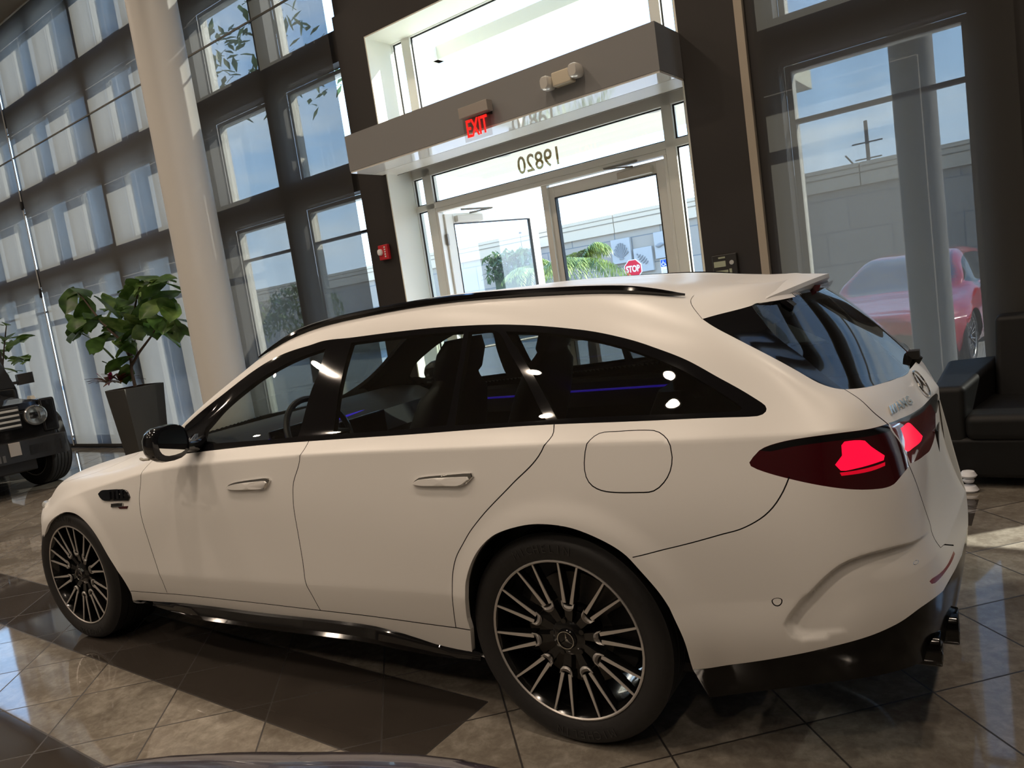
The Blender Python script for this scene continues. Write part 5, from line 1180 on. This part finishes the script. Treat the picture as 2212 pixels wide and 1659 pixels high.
for s0 in np.arange(-60,25,4.35): mb.wbox(s0,s0+4.32,3.42,4.12,19.9,20.6)
cpg=mb.build('wall_coping',M_BEI,rw)
mb=MB(); mb.wbox(-60,25,3.80,3.83,19.885,19.9); mb.wbox(-60,25,3.98,4.0,19.885,19.9); o=mb.build('coping_groove',mat('groove_brown',(.25,.2,.14),.8),None); setpar(o,cpg)
# carved panels with a scallop, a conch and a fish
def shell_panel(px0,py0,px1,py1,kind,nm,lab):
    a=pxw(px0,py0,19.9); b=pxw(px1,py1,19.9); s0,z1,s1,z0=a.dot(WE),a.z,b.dot(WE),b.z
    t=MB().wbox(s0,s1,z0,z1,19.86,20.0).build('relief_panel',mat('relief_pale',(.46,.44,.40),.9),rw,bevel=.01); t['label']=lab
    cs,cz=(s0+s1)/2,(z0+z1)/2; r=min(s1-s0,z1-z0)*.42; mb=MB()
    def P(x,z,o_=19.85): return wp(cs+x*r,cz+z*r,o_)
    if kind=='scallop':
        for k in range(9):
            an=math.radians(-70+17.5*k)+math.pi/2; mb.tube([P(.0,-.8),P(.45*math.cos(an),-.8+.75*math.sin(an)),P(.95*math.cos(an),-.7+1.6*math.sin(an))],[.03*r,.09*r,.13*r],6)
        loft(mb,[sring(P(0,-.85,o_),tuple(WE),(0,0,1),.3*r,.12*r,10,2) for o_ in(19.9,19.83)])
    elif kind=='conch':
        for k in range(6):
            f=k/5; loft(mb,[sring(P(-.7+1.1*f,.7-1.1*f,o_),tuple((WE+Vector((0,0,.8))).normalized()),tuple((WE*.6-Vector((0,0,1))).normalized()),(.12+.42*math.sin(f*2.6))*r*kk,.13*r*kk,10,2) for o_,kk in((19.88,1),(19.82,.6))])
    else:
        loft(mb,[sring(P(x,.1*math.sin(x*3)),(0,0,1),tuple(WN),h*r,.06,10,2) for x,h in((-.9,.05),(-.5,.35),(0,.42),(.5,.22),(.7,.08),(.95,.35))])
    mb.build('shell_relief',mat('relief_dark_stone',(.27,.265,.25),.9),t,auto=40)  # relief in a darker stone tone than its panel
shell_panel(1319,520,1366,565,'scallop','','pale panel carved with a scallop shell above the stop sign')
shell_panel(1368,538,1414,583,'conch','','pale panel carved with a conch between scallop and fish panels')
shell_panel(1411,503,1444,555,'fish','','pale panel carved with a fish close to the right door jamb')
shell_panel(1083,565,1117,608,'scallop','','pale carved panel seen through the open left door')
# utility pole and lights
def pole(px,py0,py1,o_,r,lab,arms=()):
    a=pxw(px,py1,o_); b=pxw(px-(py1-py0)*.055,py0,o_); s_=a.dot(WE); t=thing('utility_pole',lab,'pole',wp(s_,0,o_))
    MB().tube([wp(s_,0,o_),wp(s_,b.z,o_)],[r*1.2,r],8).build('pole_shaft',mat('pole_wood',(.10,.085,.07),.9),t)
    mb=MB()
    for dz,w in arms: mb.tube([wp(s_-w,b.z-dz,o_),wp(s_+w,b.z-dz,o_)],.04,6)
    if arms: mb.tube([wp(s_-1.2,b.z-1.7,o_),wp(s_+.1,b.z-3.6,o_)],.05,6); mb.build('pole_crossarm',mat('pole_wood'),t)
pole(1876,260,340,42,.10,'wooden utility pole above the boundary wall in the right window',((1.2,.8),(2.1,.7)))
pole(1130,500,545,42,.14,'distant thin utility pole seen through the open door',((1.,.5),))
# signs
def octa(c,r,o_): return [wp(c[0]+r*math.cos(math.radians(22.5+45*k)),c[1]+r*math.sin(math.radians(22.5+45*k)),o_) for k in range(8)]
sg=thing('stop_sign','red octagonal stop sign beyond the right glass door','sign',wp(-9.12,0,15)); c=(-9.12,1.865)
mb=MB(); loft(mb,[octa(c,.315,15.0),octa(c,.315,14.99)]); mb.build('sign_border',mat('sign_white',(.85,.85,.85),.5),sg)
mb=MB(); loft(mb,[octa(c,.29,14.99),octa(c,.29,14.985)]); mb.build('sign_face',mat('sign_red',(.62,.01,.03),.45),sg)
me=text_mesh('STOP',.235,.003,.008); place_mesh(me,'sign_lettering',wp(-9.12,1.865,14.98),WE,(0,0,1),mat('sign_white'),sg,sx=.83,sy=1.15)
MB().tube([wp(-9.12,0,15.03),wp(-9.12,2.1,15.03)],.03,8).build('sign_post',mat('galvanised',(.4,.4,.4),.5,.5),sg)
sg=thing('accessible_parking_sign','small blue wheelchair parking sign by the right door frame','sign',wp(-8.08,0,15))
MB().wbox(-8.20,-7.97,1.52,2.02,14.99,15.0).build('sign_plate',mat('sign_white'),sg); MB().wbox(-8.185,-7.985,1.80,2.005,14.98,14.99).build('sign_face',mat('sign_blue',(.02,.09,.45),.5),sg)
mb=MB(); C=lambda x,z:wp(-8.085+x,1.9+z,14.975); mb.tube([C(-.02,.07),C(-.02,.0),C(.03,.0),C(.05,-.06),C(.07,-.06)],.012,6); mb.tube([C(-.02+.05*math.cos(t),-.03+.045*math.sin(t)) for t in np.linspace(1.9,6.0,12)],.010,6); mb.tube([C(-.02,.085),C(-.02,.087)],.017,8)
mb.build('wheelchair_symbol',mat('sign_white'),sg); mb=MB(); [mb.wbox(-8.16,-8.01,1.58+.05*i,1.60+.05*i,14.985,14.99) for i in range(3)]; mb.build('sign_small_print',mat('print_grey',(.5,.5,.5),.6),sg)
MB().tube([wp(-8.085,0,15.03),wp(-8.085,1.55,15.03)],.03,8).build('sign_post',mat('galvanised'),sg)
# bushy palms
M_PALM=leafmat('palm_frond',(.07,.13,.015),(.34,.42,.08),.15)
def palm(px,py,o_,R,lab,n=70):
    c=pxw(px,py,o_); base=Vector((c.x,c.y,0)); t=thing('bushy_palm',lab,'palm plant',base,'bushy palms outside the doors')
    MB().tube([base,base+Vector((0,0,c.z*.7))],[.12,.07],8).build('palm_stem',M_BARK,t)
    top=Vector((c.x,c.y,c.z)); 
    mb=MB()
    for i in range(n):
        a=i*2.399; el=.2+.95*((i*.618)%1); L=R*rng.uniform(.8,1.1); d=Vector((math.cos(a)*math.cos(el),math.sin(a)*math.cos(el),math.sin(el))); P=[]
        for k in range(7):
            f=k/6; P.append(top+d*L*f+Vector((0,0,-.75*L*f*f)))
        for k in range(1,7):
            tt=(P[k]-P[k-1]).normalized(); sd=tt.cross(Vector((0,0,1))).normalized()
            for s in(-1,1):
                for w in(0,.33,.66): leaf(mb,P[k-1].lerp(P[k],w),tt*rng.uniform(.5,1.3)+sd*s+Vector((0,0,rng.uniform(-.5,.5))),R*.17*(1.15-.6*k/6),.010,.8,0,4)
    mb.build('palm_fronds',M_PALM,t,True)
palm(1258,562,5.,.95,'large bushy palm behind the right glass door')
palm(1150,583,6.5,.75,'smaller bushy palm seen past the open left door',26)
# hedge and trees left
M_HED=leafmat('hedge_leaf',(.05,.09,.03),(.16,.24,.09),.3)
def tree(s_,o_,h,r,lab,nm='garden_tree',n=900):
    t=thing(nm,lab,'tree',wp(s_,0,o_),'trees beyond the left windows'); MB().tube([wp(s_,0,o_),wp(s_,h-r*.6,o_)],[.12,.06],8).build('trunk',M_BARK,t)
    mb=MB(); c=wp(s_,h-r*.5,o_)
    for i in range(n):
        v=Vector(rng.normal(size=3)).normalized(); p=c+Vector((v.x*r,v.y*r,v.z*r*.7))*(rng.uniform(.3,1)**.5); leaf(mb,p,Vector(rng.normal(size=3)),r*.16,r*.05,.2,0,3)
    mb.build('foliage',M_HED,t,True)
tree(-15.5,7.5,2.6,1.1,'leafy shrub low behind the window left of the portal'); tree(-19.,8.,2.4,1.0,'leafy shrub behind the column seen through the shade'); tree(-12.2,5.2,8.2,1.7,'tall tree whose thin crown shows in the upper windows',n=260)
h=thing('hedge','dark green hedge in front of the far end of the boundary wall','hedge',wp(-17.2,0,19)); mb=MB()
for i in range(600): leaf(mb,wp(rng.uniform(-17.6,-15.6),rng.uniform(2.5,3.5)-.1,19+rng.uniform(-.4,.3)),Vector(rng.normal(size=3)),.28,.10,.2,0,3)
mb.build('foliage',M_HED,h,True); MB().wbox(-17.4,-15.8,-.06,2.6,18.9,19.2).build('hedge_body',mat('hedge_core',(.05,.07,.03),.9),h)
# outdoor column
c=Vector((.84,7.0,0)); mb=MB(); mb.lathe([(.182,-.06),(.182,5.0)],(.866,6.2,0),'z',40); o=mb.build('outdoor_column',mat('grey_render_column',(.17,.165,.155),.8,noise=(5,.1)),None,auto=40); tag(o,'grey round column standing outside in front of the red car','column')
# ---- simple cars from the same coachwork ----
A2,F2_,C2,S2=build_uv(False); L2=classify(A2,F2_,C2,S2,False)
def simple_car(label,paint,loc,rot,sc,name='car'):
    global COL
    t=thing(name,label,'car',(0,0,0)); before=set(bpy.data.objects)
    def q(nm,labs,m,**k): return shell_part(nm,A2,F2_,np.isin(L2,labs),m,t,**k)
    allp=[x for x in set(L2) if x not in('HOLE','window_trim','front_door_glass','rear_door_glass','quarter_glass','windscreen','rear_window','rear_pillar_panel','tail_lamp','rear_diffuser')]
    q('body',allp,paint,both=True); q('window_trim',['window_trim','rear_pillar_panel','rear_diffuser'],M_GBLK,both=True)
    q('side_window',['front_door_glass','rear_door_glass','quarter_glass'],mat('car_window_dark',(.03,.035,.04),.04,coat=.6),both=True)
    q('windscreen',['windscreen'],mat('car_windscreen',(.10,.12,.13),.05,coat=.6),both=True); q('rear_window',['rear_window'],mat('car_window_dark'),both=True); q('tail_lamp',['tail_lamp'],M_TAIL,both=True)
    for s in(0,1):
        mb=MB(); loft(mb,[sring((x,CARW*s+(1-2*s)*y,z),(0,1,0),(0,0,1),a,b,16,2.6) for x,y,z,a,b in((-3.40,.26,.70,.13,.07),(-3.72,.34,.68,.12,.06),(-3.745,.36,.68,.09,.045))]); mb.build('headlamp',mat('lamp_clear'),t,auto=30)
        mb=MB(); loft(mb,[sring((x,CARW*s+(1-2*s)*-.09,1.10),(0,1,0),(0,0,1),a,b,14,2.6) for x,a,b in((-1.74,.10,.06),(-1.8,.12,.075),(-1.88,.09,.05))]); mb.build('wing_mirror',paint,t,auto=40)
    mb=MB(); loft(mb,[sring((x,.94,.45),(0,1,0),(0,0,1),a,b,20,3) for x,a,b in((-3.74,.55,.14),(-3.825,.5,.12),(-3.826,.3,.08))]); mb.build('grille',M_GAP,t,auto=40)
    MB().box(-3.4,.8,.12,CARW-.12,.2,.5).build('underbody',M_DARK,t)
    for x,y,rz in((0,.036,0),(-2.961,.04,0),(0,CARW-.036,math.pi),(-2.961,CARW-.04,math.pi)):
        w=copy_obj(wf,t); w.matrix_parent_inverse=Matrix.Identity(4); w.location=(x,y,.36); w.rotation_euler=(0,0,rz)
    M=Matrix.Translation(loc)@Matrix.Rotation(rot,4,'Z')@Matrix.Diagonal((*sc,1)); t.matrix_world=M
    return t
# rot: nose of the local car points to -x
simple_car('red car parked outside behind the right window',mat('red_car_paint',(.50,.02,.035),.15,coat=.8),RED[0],RED[1],RED[2])
simple_car('dark aubergine car whose nose just enters the bottom of the view',mat('dark_aubergine_paint',(.045,.035,.05),.25,coat=.8),DRK[0],DRK[1],DRK[2])
